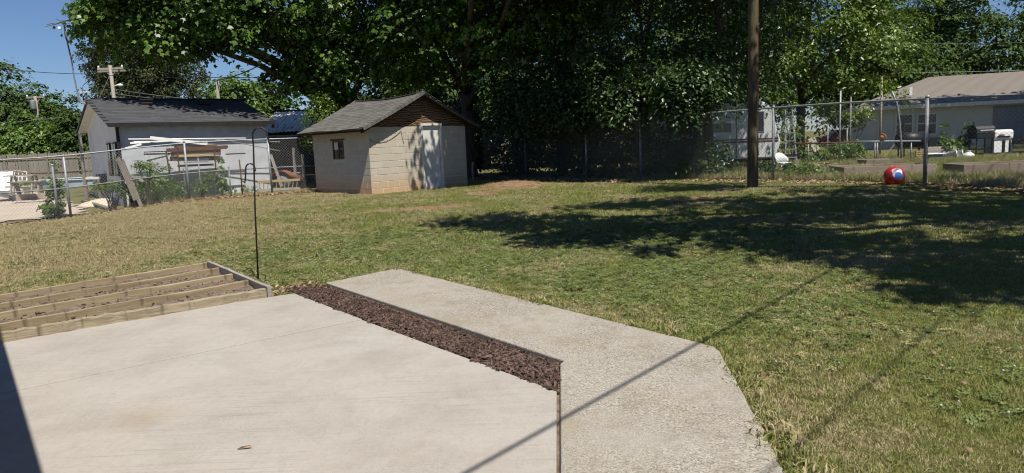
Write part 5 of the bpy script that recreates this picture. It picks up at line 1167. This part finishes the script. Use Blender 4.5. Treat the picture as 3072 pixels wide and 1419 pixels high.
# ladder lying on its side along the fence
pa, pb_, pc_, pd_ = at(772, 545, 24.4), at(899, 538, 25.2), at(772, 570, 24.4), at(895, 564, 25.2); c = (pc_+pd_)/2; c[2] = gz(c[0], c[1])
ld = empty('wooden_ladder', c, 0, 'pale wooden ladder lying on its side between the sheds', 'ladder')
off = c[2]+.05-min(pc_[2], pd_[2])
tr = lambda p: tuple(p-c+np.array([0, 0, off]))
MB().bar(tr(pa), tr(pb_), .05, .08).build('rail', M['wood_yellow'], ld); MB().bar(tr(pc_), tr(pd_), .05, .08).build('rail', M['wood_grey'], ld)
for i in range(10): MB().tube([tr(pa+(pb_-pa)*(i+.5)/10), tr(pc_+(pd_-pc_)*(i+.5)/10)], .017, 6).build('rung', M['wood_grey'], ld)
# junk under the shelter
p = at(858, 535, 26.3); z = gz(p[0], 26.3); drum = empty('old_tiller', (p[0], 26.3, z), 0, 'rusty orange machine hood over a grey drum between the sheds', 'machine')
MB().tube([(0, -.3, .3), (0, .1, .3)], .27, 20).build('drum', M['galv_dull'], drum, True)
m = MB(); n = 8
for i in range(n+1):
    t_ = math.pi*(.15+.8*i/n); m.v += [(-.1+.42*math.cos(t_), -.38, .32+.36*math.sin(t_)), (-.1+.42*math.cos(t_), .2, .32+.36*math.sin(t_))]
m.f = [(2*i, 2*i+1, 2*i+3, 2*i+2) for i in range(n)]; ho = m.build('hood', M['orange'], drum); ho.modifiers.new('t', 'SOLIDIFY').thickness = .02
MB().bar((.15, -.1, .55), (.75, -.1, .3), .06, .5, up=(0, 1, 0)).build('chute', M['orange'], drum)
p = at(915, 530, 27); z = gz(p[0], 27); wp = empty('wood_platform', (p[0], 27, z), 0, 'brown plank platform with posts left of the block shed', 'platform')
for k_ in range(6): MB().box(-.85, .6, -.5+.17*k_, -.35+.17*k_, .42, .46).build('plank', M['wood_brown'], wp)
for s_ in (-.8, -.1, .5): MB().box(s_-.04, s_+.04, -.5, -.42, 0, .42).build('leg', M['wood_brown'], wp)
for u_, z_ in ((640/4.957+770, 1.5), (765/4.957+770, 1.25)):
    x_ = at(u_, 520, 27)[0]-p[0]; MB().box(x_-.04, x_+.04, -.6, -.52, 0, z_).build('post', M['wood_grey'], wp)
p = at(887, 506, 27); single('white_basin', MB().lathe([(.1, 0), (.17, .1), (.16, .1), (.09, .02)], 14), M['white_plastic'], (p[0], 27, gz(p[0], 27)+.46), 'small white basin on the plank platform', 'basin', smooth=True)
p, q = at(812, 463, 25.6), at(845, 560, 25.2); c = (p+q)/2; single('leaning_board', MB().bar(tuple(p-c), tuple(q-c), .03, .1, up=(1, 0, 0)), M['wood_weathered'], c, 'grey board leaning in the gap between the two sheds', 'board', 'boards leaning by the left fence')
p = at(1418, 530, 24.4); single('pvc_post', MB().tube([(0, 0, -.1), (.0, 0, .62), (.03, 0, .75)], .035, 8), M['wood_grey'], (p[0], 24.4, gz(p[0], 24.4)), 'short pale post beside the right corner of the block shed', 'post', smooth=True)

# ------------------------------------------------------------------ right yard: white house
HA = math.radians(-22); HE = np.array([20.0, 41.5, 2.71]); hz0 = .05
Hx = np.array([math.cos(HA), math.sin(HA), 0]); Hy = np.array([-math.sin(HA), math.cos(HA), 0])
house = empty('white_house', (HE[0], HE[1], hz0), HA, 'single-storey white house with tan hipped shingle roof behind right fence', 'house')
he = HE[2]-hz0; HL, HDp, HR = 22.0, 8.6, 1.75
MB().box(.5, HL-.5, .5, HDp-.5, -.2, he+.05).build('wall', M['house_white'], house)
rp = [(0, 0, he), (HL, 0, he), (HL, HDp, he), (0, HDp, he), (4.6, HDp/2, he+HR), (HL-4.6, HDp/2, he+HR)]
m = MB().add(rp+[(x, y, z-.16) for x, y, z in rp[:4]], [(0, 1, 5, 4), (1, 2, 5), (2, 3, 4, 5), (3, 0, 4), (0, 6, 7, 1), (1, 7, 8, 2), (2, 8, 9, 3), (3, 9, 6, 0), (9, 8, 7, 6)])
hr = m.build('roof', M['shingle_tan'], house)
m = MB(); n = 30                                    # stepped courses of shingles, too fine to pick apart
for i in range(n):
    a = i/n; b = (i+1)/n; A0 = Vector(rp[0]).lerp(Vector(rp[4]), a); A1 = Vector(rp[1]).lerp(Vector(rp[5]), a); B0 = Vector(rp[0]).lerp(Vector(rp[4]), b); B1 = Vector(rp[1]).lerp(Vector(rp[5]), b); u_ = Vector((0, 0, .028))
    m.add([A0+u_, A1+u_, B1+Vector((0, 0, .008)), B0+Vector((0, 0, .008)), A0, A1], [(0, 1, 2, 3), (4, 5, 1, 0)])
    A0 = Vector(rp[3]).lerp(Vector(rp[4]), a); A1 = Vector(rp[0]).lerp(Vector(rp[4]), a); B0 = Vector(rp[3]).lerp(Vector(rp[4]), b); B1 = Vector(rp[0]).lerp(Vector(rp[4]), b)
    m.add([A0+u_, A1+u_, B1+Vector((0, 0, .008)), B0+Vector((0, 0, .008)), A0, A1], [(0, 1, 2, 3), (4, 5, 1, 0)])
so = m.build('shingle_courses', M['shingle_tan'], hr); so['kind'] = 'stuff'
MB().box(-.02, HL+.02, -.03, -.002, he-.17, he+.03).build('fascia_board', M['white_paint'], hr); MB().box(-.03, -.002, -.02, HDp, he-.17, he+.03).build('fascia_board', M['white_paint'], hr)
HP = HE+Hy*.47
def hloc(u, v): p = hitp(u, v, HP, Hy)-HE; return float(p@Hx), float(p[2]+HE[2]-hz0)
def house_window(u0, v0, u1, v1):
    x0, z1 = hloc(u0, v0); x1, z0 = hloc(u1, v1); y = .5
    w = MB(); w.box(x0, x0+.09, y-.05, y-.002, z0, z1).box(x1-.09, x1, y-.05, y-.002, z0, z1).box(x0+.09, x1-.09, y-.05, y-.002, z1-.09, z1).box(x0-.05, x1+.05, y-.08, y-.002, z0-.07, z0)
    wo = w.build('window', M['white_paint'], house); zm = (z0+z1)/2
    MB().box(x0+.09, x1-.09, y-.04, y-.002, zm-.03, zm+.03).build('sash_rail', M['white_paint'], wo)
    MB().box(x0+.09, x1-.09, y-.02, y-.002, z0, zm-.03).build('pane', M['glass'], wo); MB().box(x0+.09, x1-.09, y-.025, y-.002, zm+.03, z1-.09).build('pane', M['glass'], wo)
house_window(2686, 342, 2740, 402); house_window(2750, 340, 2812, 400)
x0, z1 = hloc(2981, 318); x1, z0 = hloc(3090, 425); MB().box(x0, x1, .46, .498, max(z0, .3), z1).build('grey_panel', M['galv_dull'], house)
MB().box(3.2, 3.35, 1.5, 1.65, he+.5, he+1.1).build('roof_pipe', M['white_plastic'], hr)

# ------------------------------------------------------------------ camper trailer under the trees
cb = at(2225, 512, 24.6); cz = gz(cb[0], 24.6)
camp = empty('camper_trailer', (cb[0], 24.6, cz), math.radians(-8), 'old white camper trailer half hidden behind the thicket and utility pole', 'camper')
prof = [(-3.0, .38), (-3.05, .9), (-2.9, 2.0), (-2.6, 2.28), (.75, 2.3), (1.0, 2.1), (1.22, 1.2), (1.3, .95), (1.18, .36)]
m = MB(); n = len(prof); m.v = [(x, 0, z) for x, z in prof]+[(x, 2.0, z) for x, z in prof]; m.f = [tuple(range(n)), tuple(range(2*n-1, n-1, -1))]+[(i, n+i, n+(i+1) % n, (i+1) % n) for i in range(n)]
bo = m.build('body', M['camper'], camp, bevel=.05, seg=2)
for z_, h_ in ((1.02, .035), (.93, .05)): MB().box(-2.95, 1.22, -.012, -.001, z_, z_+h_).build('stripe', M['rust'], bo)
for x0_, x1_, z0_, z1_ in ((-1.05, -.35, 1.3, 1.62), (.45, .72, 1.3, 1.95), (-2.5, -1.7, 1.3, 1.8)):
    w = MB().box(x0_-.03, x1_+.03, -.02, -.002, z0_-.03, z1_+.03).build('window', M['silver'], camp); MB().box(x0_, x1_, -.03, -.021, z0_, z1_).build('pane', M['glass'], w)
MB().box(-.2, -.17, -.01, -.001, .4, 2.1).build('door_seam', M['dark_trim'], camp)
MB().add([(1.22, .1, 1.0), (1.28, .1, .5), (1.22, 0, .5), (1.2, 0, 1.0)], [(0, 1, 2, 3)]).build('tail_strip', M['dark_trim'], camp)
for x_ in (-.75, -1.5):
    wh = MB().tube([(x_, .05, .3), (x_, .3, .3)], .3, 18).build('wheel', M['black'], camp, True); MB().tube([(x_, .03, .3), (x_, .06, .3)], .15, 14).build('hub', M['silver'], wh, True)
MB().box(-2.9, 1.0, .2, 1.8, .28, .39).build('chassis', M['black'], camp); MB().bar((1.1, 1.0, .4), (2.2, 1.0, .4), .08).build('tow_bar', M['black'], camp)
# ------------------------------------------------------------------ objects in the neighbour's yard
p = at(2374, 497, 26); z = gz(p[0], 26)
sl = empty('step_ladder', (p[0], 26, z), .1, 'tall aluminium step ladder standing beside the camper', 'ladder')
for s_ in (-1, 1):
    MB().bar((s_*.22, 0, 0), (s_*.13, .25, 2.05), .045, .03).build('rail', M['galv'], sl); MB().bar((s_*.24, .75, 0), (s_*.13, .28, 2.0), .035, .03).build('rear_leg', M['galv'], sl)
for i in range(6): MB().box(-.22+.012*i, .22-.012*i, .0+.035*i, .09+.035*i, .28+.3*i, .31+.3*i).build('step', M['galv'], sl)
p = at(2325, 500, 24.0); z = gz(p[0], 24); gc = empty('white_tub_chair', (p[0]+.1, 23.6, z), .3, 'white rounded plastic seat at the front of the camper', 'chair')
m = MB(); n = 12
for i in range(n+1):
    t_ = math.pi*i/n; m.v += [(.2*math.cos(t_), .16*math.sin(t_), .2), (.22*math.cos(t_), .2*math.sin(t_), .34+.22*math.sin(t_))]
m.f = [(2*i, 2*i+1, 2*i+3, 2*i+2) for i in range(n)]; o = m.build('backrest', M['camper'], gc, True); o.modifiers.new('t', 'SOLIDIFY').thickness = .03
MB().prism([(-.2, -.2), (.2, -.2), (.19, .12), (0, .16), (-.19, .12)], .18, .23).build('seat', M['camper'], gc, bevel=.01)
for a, b in ((-.2, -.18), (.2, -.18), (-.18, .12), (.18, .12)): MB().bar((a, b, 0), (a*.9, b*.9, .19), .035).build('leg', M['camper'], gc)
# pipe rail
Yp = 25.5; pr0 = at(2560, 488, Yp); z = gz(pr0[0], Yp); pf = empty('pipe_rail', (pr0[0], Yp, z), 0, 'low galvanised pipe rail on legs with a rusty left length', 'rail')
lo_ = lambda u, v, dY=0: tuple(at(u, v, Yp+dY)-np.array([pr0[0], Yp, z]))
MB().tube([lo_(2380, 431), lo_(2565, 427)], .03, 8).build('rusty_rail', M['rust'], pf, True); MB().tube([lo_(2565, 425), lo_(2762, 423)], .032, 8).build('rail', M['galv'], pf, True)
for u_ in (2425, 2625, 2632, 2734):
    a = lo_(u_, 428); MB().tube([a, (a[0], a[1], 0)], .022, 8).build('leg', M['galv'], pf, True)
a = [lo_(2570, 460), lo_(2590, 478), lo_(2625, 488), lo_(2650, 476), lo_(2683, 433)]; MB().tube(a, .012, 6).build('hose', M['wood_yellow'], pf)
bp = at(2648, 416, Yp); single('basketball', MB().lathe([(.12*math.sin(math.pi*i/12)+.0005, .12-.12*math.cos(math.pi*i/12)) for i in range(13)], 20), plain('orange_rubber', (.6, .24, .09), .6, .15, 30), (bp[0], Yp, z+lo_(2648, 424)[2]+.034), 'faded orange ball resting on the pipe rail', 'ball', smooth=True)
# posts
for i, (u, v0, v1, Y_, r_, lb, mt) in enumerate([(2522, 272, 492, 24.8, .03, 'thin steel post rising above the fence rail', 'galv'), (2553, 290, 470, 27, .03, 'darker steel post near the left end of the house', 'galv_dull'), (2484, 372, 470, 27, .025, 'short thin steel post left of the tall posts', 'galv'), (2542, 384, 470, 27, .03, 'short green-grey post in the neighbour yard', 'galv_dull')]):
    t_ = at(u, v0, Y_); z = gz(t_[0], Y_); single('steel_post', MB().tube([(0, 0, -.1), (0, 0, t_[2]-z)], r_, 8), M[mt], (t_[0], Y_, z), lb, 'post', "steel posts in the neighbour's yard", True)
pts = [at(2676, 274, 25), at(2690, 310, 25), at(2698, 360, 25), at(2704, 430, 25), at(2703, 490, 25)]; c = pts[-1].copy(); c[2] = gz(c[0], 25); pts[-1] = c
single('bent_pole', MB().tube([tuple(p_-c) for p_ in pts], .035, 8), M['galv'], c, 'bent steel pole leaning left at the top behind the fence', 'post', smooth=True)
p, q = at(2434, 415, 27), at(2462, 482, 26.6); c = (p+q)/2; single('leaning_plank', MB().bar(tuple(p-c), tuple(q-c), .04, .28, up=(1, 0, 0)), M['wood_grey'], c, 'wide grey plank leaning beyond the pipe rail', 'board')
p = at(2656, 362, 30); t_ = at(2646, 230, 33); z = gz(t_[0], 33); single('steel_post', MB().tube([(0, 0, 0), (0, 0, t_[2]-z)], .05, 8), M['wood_grey'], (t_[0], 33, z), 'pale wooden post rising in front of the bright tree', 'post', None, True)
# raised planter boxes
def planter(label, u0, u1, vbase, Y_, depth, h, rz):
    a, b = at(u0, vbase, Y_), at(u1, vbase, Y_); z = gz(a[0], Y_); L_ = b[0]-a[0]; r_ = empty('planter_box', (a[0], Y_, z-.02), rz, label, 'planter', 'wooden planter boxes beyond the right fence')
    k_ = 2 if L_ > 1.4 else 1
    for i in range(k_):
        MB().box(L_*i/k_+.003, L_*(i+1)/k_-.003, 0, .04, -.05, h+.01*(i % 2)).build('side_board', M['wood_box'], r_, bevel=.004)
        MB().box(L_*i/k_+.003, L_*(i+1)/k_-.003, depth-.04, depth, -.05, h).build('side_board', M['wood_box'], r_, bevel=.004)
    for x_ in (0, L_-.04): MB().box(x_, x_+.04, .042, depth-.042, -.05, h).build('end_board', M['wood_box'], r_, bevel=.004)
    MB().box(.04, L_-.04, .04, depth-.04, -.05, h*.6).build('soil', M['soil'], r_)
    return r_
planter('long weathered planter box right of the fence post', 2532, 2790, 524, 17.9, 1.1, .31, -.12)
planter('planter box of grey boards nearest the camper', 2440, 2512, 519, 19.6, 1.0, .33, -.1)
planter('planter box at the right edge behind the fence', 2890, 3140, 524, 17.0, 1.1, .31, -.14)
planter('planter box behind the red ball, farthest from the fence', 2600, 2700, 492, 22.5, .8, .26, -.1)
# red ball with printed patches
t = NT('red_ball'); v = t.co('Object'); n_ = t.noise(v, 5, 3, .6)
def patch(c, r0, r1, wob=.12):
    s_ = t.new('ShaderNodeVectorMath', operation='DISTANCE'); t.l.new(v, s_.inputs[0]); s_.inputs[1].default_value = c
    return t.ramp(t.math('ADD', s_.outputs['Value'], t.math('MULTIPLY', t.math('SUBTRACT', n_, .5), wob)), [(r0, (1, 1, 1)), (r1, (0, 0, 0))])
c = t.mix(patch((-.03, -.19, .09), .115, .12, .16), (.42, .02, .022), (.66, .62, .64)); c = t.mix(patch((-.01, -.22, .03), .075, .08), c, (.03, .12, .42)); c = t.mix(patch((.055, -.215, -.01), .065, .07), c, (.05, .13, .36))
c = t.mix(patch((-.055, -.215, -.015), .05, .055), c, (.04, .1, .34)); c = t.mix(patch((.03, -.205, -.095), .05, .055), c, (.55, .13, .02)); c = t.mix(patch((.14, -.17, .06), .02, .1, .0), c, (.16, .01, .015))
t.col(c); t.rough(.3, .5)
bb = on(2682, 556); R_ = .22; single('red_ball', MB().lathe([(R_*math.sin(math.pi*i/20)+.0005, -R_*math.cos(math.pi*i/20)) for i in range(21)], 32), t.m, (bb[0], bb[1], gz(bb[0], bb[1])+R_-.02), 'large red play ball with blue and white print by the fence', 'ball', smooth=True)
# barbecue things
def grill(label, u, v, Y_, w, white=False):
    p = at(u, v, Y_); z = gz(p[0], Y_); r_ = empty('barbecue_grill', (p[0], Y_, z), 0, label, 'grill')
    for a in (-1, 1):
        for b_ in (-.2, .2): MB().bar((a*w*.42, b_, 0), (a*w*.42, b_, .75), .04).build('leg', M['black'], r_)
    MB().box(-w/2, w/2, -.28, .28, .7, .95).build('firebox', M['black'], r_, bevel=.03)
    m = MB(); n = 8; pr = [(.28*math.cos(math.pi*i/n), .96+.26*math.sin(math.pi*i/n)) for i in range(n+1)]; k_ = len(pr); m.v = [(-w/2, y_, z_) for y_, z_ in pr]+[(w/2, y_, z_) for y_, z_ in pr]; m.f = [tuple(range(k_)), tuple(range(2*k_-1, k_-1, -1))]+[(i, k_+i, k_+i+1, i+1) for i in range(k_-1)]
    lid = m.build('lid', M['black'], r_); MB().tube([(-w*.35, -.33, 1.0), (w*.35, -.33, 1.0)], .014, 6).build('handle', M['silver'], lid)
    MB().box(-w*.42, w*.42, -.2, .2, .3, .33).build('shelf', M['black'], r_); MB().box(w/2, w/2+.3, -.22, .22, .88, .92).build('side_table', M['galv_dull'], r_)
    return r_
grill('black barbecue grill with domed lid beside the white tank', 2940, 472, 26, .68)
p = at(2742, 470, 27); z = gz(p[0], 27); sm = empty('barrel_smoker', (p[0], 27, z), 0, 'black barrel smoker on legs behind the fence post', 'smoker')
MB().tube([(-.6, 0, .75), (.4, 0, .75)], .3, 18).build('barrel', M['black'], sm, True); MB().box(.42, .8, -.25, .25, .4, .8).build('firebox', M['black'], sm)
for a in (-.5, .3): MB().bar((a, -.2, 0), (a, -.2, .5), .04).build('leg', M['black'], sm); MB().bar((a, .2, 0), (a, .2, .5), .04).build('leg', M['black'], sm)
MB().tube([(-.45, 0, 1.0), (-.45, 0, 1.4)], .05, 8).build('chimney', M['black'], sm)
p = at(2996, 470, 26); z = gz(p[0], 26); cl = empty('white_cooker', (p[0], 26, z), 0, 'white rounded enamel tank on a black trailer frame', 'tank')
MB().box(-.37, .37, -.25, .25, .62, 1.0).build('tank', M['white_plastic'], cl, bevel=.1, seg=4); MB().box(-.27, .2, -.275, -.251, .72, .77).build('dark_strip', M['black'], cl); MB().box(-.2, -.02, -.28, -.252, .78, .83).build('orange_mark', M['orange'], cl)
MB().box(-.34, .34, -.22, .22, .18, .6).build('stand', M['white_plastic'], cl); MB().box(-.05, .05, -.24, -.221, .18, .6).build('strap', M['black'], cl); MB().box(.2, .25, -.24, -.221, .18, .6).build('strap', M['black'], cl)
MB().box(-.7, 1.6, -.3, .3, .02, .18).build('trailer_frame', M['black'], cl)
p = at(3118, 470, 25.6); z = gz(p[0], 25.6); tr_ = empty('utility_trailer', (p[0], 25.6, z), 0, 'dark low trailer frame at the right edge behind the fence', 'trailer')
MB().box(-.9, 1.4, -.3, .3, .45, .62).build('bed', M['black'], tr_); MB().box(-.9, 1.4, -.33, -.301, .62, .86).build('side_rail', M['black'], tr_)
for x_ in (-.3, .6): w_ = MB().tube([(x_, -.36, .27), (x_, -.2, .27)], .27, 16).build('wheel', M['black'], tr_, True); MB().tube([(x_, -.38, .27), (x_, -.361, .27)], .12, 12).build('hub', M['galv_dull'], w_, True)
p, q = at(2784, 476, 25.4), at(2880, 476, 25.4); z = gz(p[0], 25.4); wpn = empty('plank_screen', (p[0], 25.4, z), 0, 'low screen of grey boards behind the white buckets', 'screen'); L_ = q[0]-p[0]
for k_ in range(3): MB().box(0, L_*(1-.05*k_), 0, .03, .17*k_, .17*k_+.16, tilt=Matrix.Rotation(-.15, 3, 'X')).build('board', M['wood_grey'], wpn)
for s_ in (.05, L_-.1): MB().box(s_, s_+.05, .1, .14, -.05, .48).build('post', M['wood_grey'], wpn)
for i, (u, v, rot, lb) in enumerate([(2800, 470, 0, 'white mesh-sided laundry basket by the plank screen'), (2832, 474, 1, 'white plastic bucket lying left of another'), (2850, 477, 1, 'white plastic bucket lying at the right end of the pair')]):
    p = at(u, v, 24.9); z = gz(p[0], 24.9)
    b_ = empty('laundry_basket' if i == 0 else 'white_bucket', (p[0], 24.9, z+(.16 if rot else 0)), 0, lb, 'basket' if i == 0 else 'bucket', None if i == 0 else 'buckets by the plank screen')
    if i == 0:
        MB().prism([(-.24, -.15), (.24, -.15), (.24, .15), (-.24, .15)], 0, .24).build('body', M['galv_dull'], b_); m = MB(); m.tube([(-.28, -.18, .26), (.28, -.18, .26), (.28, .18, .26), (-.28, .18, .26), (-.28, -.18, .26)], .03, 6); m.build('rim', M['white_plastic'], b_)
    else:
        bo_ = MB().lathe([(.13, 0), (.155, .36), (.165, .36), (.165, .39), (.14, .39), (.12, .05)], 16); bo_.xf(Matrix.Rotation(math.radians(80), 4, 'Y') @ Matrix.Rotation(.5, 4, 'X')); bo_.build('pail', M['white_plastic'], b_, True)
        MB().tube([(.36, -.1, .0), (.4, -.18, -.08), (.36, .1, -.05)], .006, 5).build('handle', M['galv'], b_)
p = at(2756, 477, 25.2); z = gz(p[0], 25.2); cr = empty('wood_crate', (p[0], 25.2, z+.02), 0, 'small pale slatted crate standing behind the fence post', 'crate')
for k_ in range(5): MB().box(-.11, .11, -.02, .0, .02+.075*k_, .065+.075*k_).build('slat', M['wood_yellow'], cr)
for s_ in (-1, 1): MB().box(s_*.11-.012, s_*.11+.012, .001, .03, 0, .38).build('upright', M['wood_yellow'], cr)
p = at(2905, 462, 25); z = gz(p[0], 25); single('white_jug', MB().lathe([(.16, 0), (.2, .06), (.18, .13), (.08, .2), (.06, .24), (.09, .26)], 14), M['white_plastic'], (p[0], 25, z+.06), 'squat white pot on the ground left of the grill', 'pot', smooth=True)
# far red pickup half hidden
p = at(2530, 455, 62); z = gz(p[0], 62)-.2; car = empty('parked_car', (p[0], 62, z), -.2, 'dark red car half hidden behind bushes left of the house', 'car')
m = MB(); pr = [(-2, .35), (-2, .8), (-1.1, .9), (-.6, 1.4), (.7, 1.42), (1.2, .95), (2, .85), (2.05, .35)]; n = len(pr); m.v = [(x, 0, z_) for x, z_ in pr]+[(x, 1.7, z_) for x, z_ in pr]; m.f = [tuple(range(n)), tuple(range(2*n-1, n-1, -1))]+[(i, n+i, n+(i+1) % n, (i+1) % n) for i in range(n)]
m.build('body', M['red'], car, bevel=.06, seg=2); MB().add([(-.95, -.01, .95), (1.0, -.01, .95), (.62, -.01, 1.34), (-.52, -.01, 1.34)], [(0, 1, 2, 3)]).build('side_window', M['glass'], car)
for x_ in (-1.25, 1.3): w_ = MB().tube([(x_, -.02, .32), (x_, .2, .32)], .32, 16).build('wheel', M['black'], car, True); MB().tube([(x_, -.04, .32), (x_, -.021, .32)], .18, 12).build('rim', M['silver'], w_, True)
# plants in the neighbour's yard
for i, (u, v, Y_, lobes, ncl, sz, mt, lb) in enumerate([
    (2835, 470, 25.6, [(0, 0, .7, .35, .25, .45), (-.1, 0, 1.25, .15, .15, .25), (.4, 0, .45, .35, .2, .3)], 44, .1, 'leaf_bush', 'tall leafy plant in front of the white house wall'),
    (2890, 468, 26.4, [(0, 0, .6, .2, .2, .5), (.1, 0, 1.15, .12, .1, .2)], 26, .1, 'leaf_hedge', 'dark slender plant beside the tall leafy one'),
    (2450, 480, 26.6, [(0, 0, .4, .6, .4, .4), (.9, 0, .5, .6, .4, .4)], 60, .09, 'leaf_bush', 'low bushes beyond the left end of the pipe rail'),
    (2550, 480, 27.5, [(0, 0, .45, .5, .4, .45), (.35, 0, .3, .5, .4, .3)], 50, .09, 'leaf_bush', 'low bushes in front of the parked car'),
    (2380, 470, 28.5, [(0, 0, 1.2, .8, .5, 1.0), (-.4, 0, 2.2, .6, .5, .7)], 70, .11, 'leaf_bright', 'bright sapling between the camper and the ladder'),
    (2300, 520, 19.9, [(0, 0, .25, .6, .35, .25), (.7, -.5, .2, .6, .35, .2)], 50, .08, 'leaf_hedge', 'low weeds at the fence right of the utility pole'),
    (2440, 528, 18.4, [(0, 0, .2, .6, .35, .2)], 36, .07, 'leaf_bush', 'low green weeds between fence and planter boxes')]):
    p = at(u, v, Y_); shrub(lb, p[0], Y_, lobes, ncl, 24, .17, sz, M[mt], 210+i, 'garden_plant', 'plant', "plants in the neighbour's yard", 4)
# hanging bough in front of the house
hbgh = at(2560, 350, 28.5); shrub('low bough of pale leaves hanging in front of the house wall', hbgh[0], 28.5, [(0, 0, hbgh[2]-gz(hbgh[0], 28.5), .8, .4, .35), (-.9, 0, hbgh[2]-gz(hbgh[0], 28.5)+.5, .9, .4, .4)], 50, 30, .22, .12, M['leaf_bright'], 230, 'leafy_bough', 'bough')

# ------------------------------------------------------------------ the photographer's own house, out of frame at left and behind
hdir = np.array([-.618, .786]); hnl = np.array([-.786, -.618]); e0 = np.array([-4.18, 5.30]); EH = 2.7
own = empty('home', (e0[0], e0[1], 0), math.atan2(-hdir[1], -hdir[0]), 'covered porch of the home beside the patio, shading the left corner', 'house')
# local x runs back along the wall away from the lawn, local y towards the patio
MB().box(.45, 14, -9, -3.2, -.1, EH+.3).build('wall', M['house_white'], own)
MB().add([(0, 0, EH), (14.5, 0, EH), (14.5, -5, EH+1.5), (0, -5, EH+1.5), (0, -9.6, EH), (14.5, -9.6, EH), (0, 0, EH-.15), (14.5, 0, EH-.15), (14.5, -9.6, EH-.15), (0, -9.6, EH-.15)], [(0, 1, 2, 3), (3, 2, 5, 4), (0, 6, 7, 1), (6, 9, 8, 7), (0, 3, 4, 9, 6), (1, 7, 8, 5, 2), (4, 5, 8, 9)]).build('roof', M['shingle_tan'], own)
MB().box(.1, 14, -3.19, -.1, EH-.17, EH-.151).build('porch_ceiling', M['white_paint'], own)
for x_ in (.15, 4.3, 8.4, 12.4): MB().box(x_-.06, x_+.06, -.28, -.16, -.1, EH-.172).build('porch_post', M['white_paint'], own, bevel=.008)
MB().box(.1, 14, -.27, -.17, EH-.34, EH-.173).build('porch_beam', M['white_paint'], own)
for x_ in (1.6, 8.4):
    w = MB().box(x_, x_+1.1, -3.199, -3.15, .9, 2.1).build('window', M['white_paint'], own); MB().box(x_+.07, x_+1.03, -3.149, -3.14, .97, 1.48).build('pane', M['glass'], w); MB().box(x_+.07, x_+1.03, -3.149, -3.14, 1.53, 2.03).build('pane', M['glass'], w)
d_ = MB().box(5.0, 5.95, -3.199, -3.15, 0, 2.05).build('door', M['wood_brown'], own, bevel=.005); MB().lathe([(.012, 0), (.03, .04), (.02, .07)], 10).xf(Matrix.Translation((5.85, -3.15, 1.0)) @ Matrix.Rotation(-math.pi/2, 4, 'X')).build('knob', M['silver'], d_, True)
# service cables passing overhead; their shadows fall across the patio and lawn
for i, (s0, sd, h0, hk_) in enumerate([((-.25, 3.19), (.642, .767), 4.2, .11), ((1.16, 3.09), (.683, .73), 4.6, .11)]):
    pts = []
    for t_ in np.linspace(-4.5, 22, 12):
        z = h0+hk_*t_; pts.append((s0[0]+sd[0]*t_-SHX*z, s0[1]+sd[1]*t_-SHY*z, z))
    wire(['thick service cable overhead whose shadow crosses the patio', 'second service cable overhead whose shadow crosses the lawn'][i], pts, .016 if i == 0 else .01, n=2, sag=0, name='service_cable')
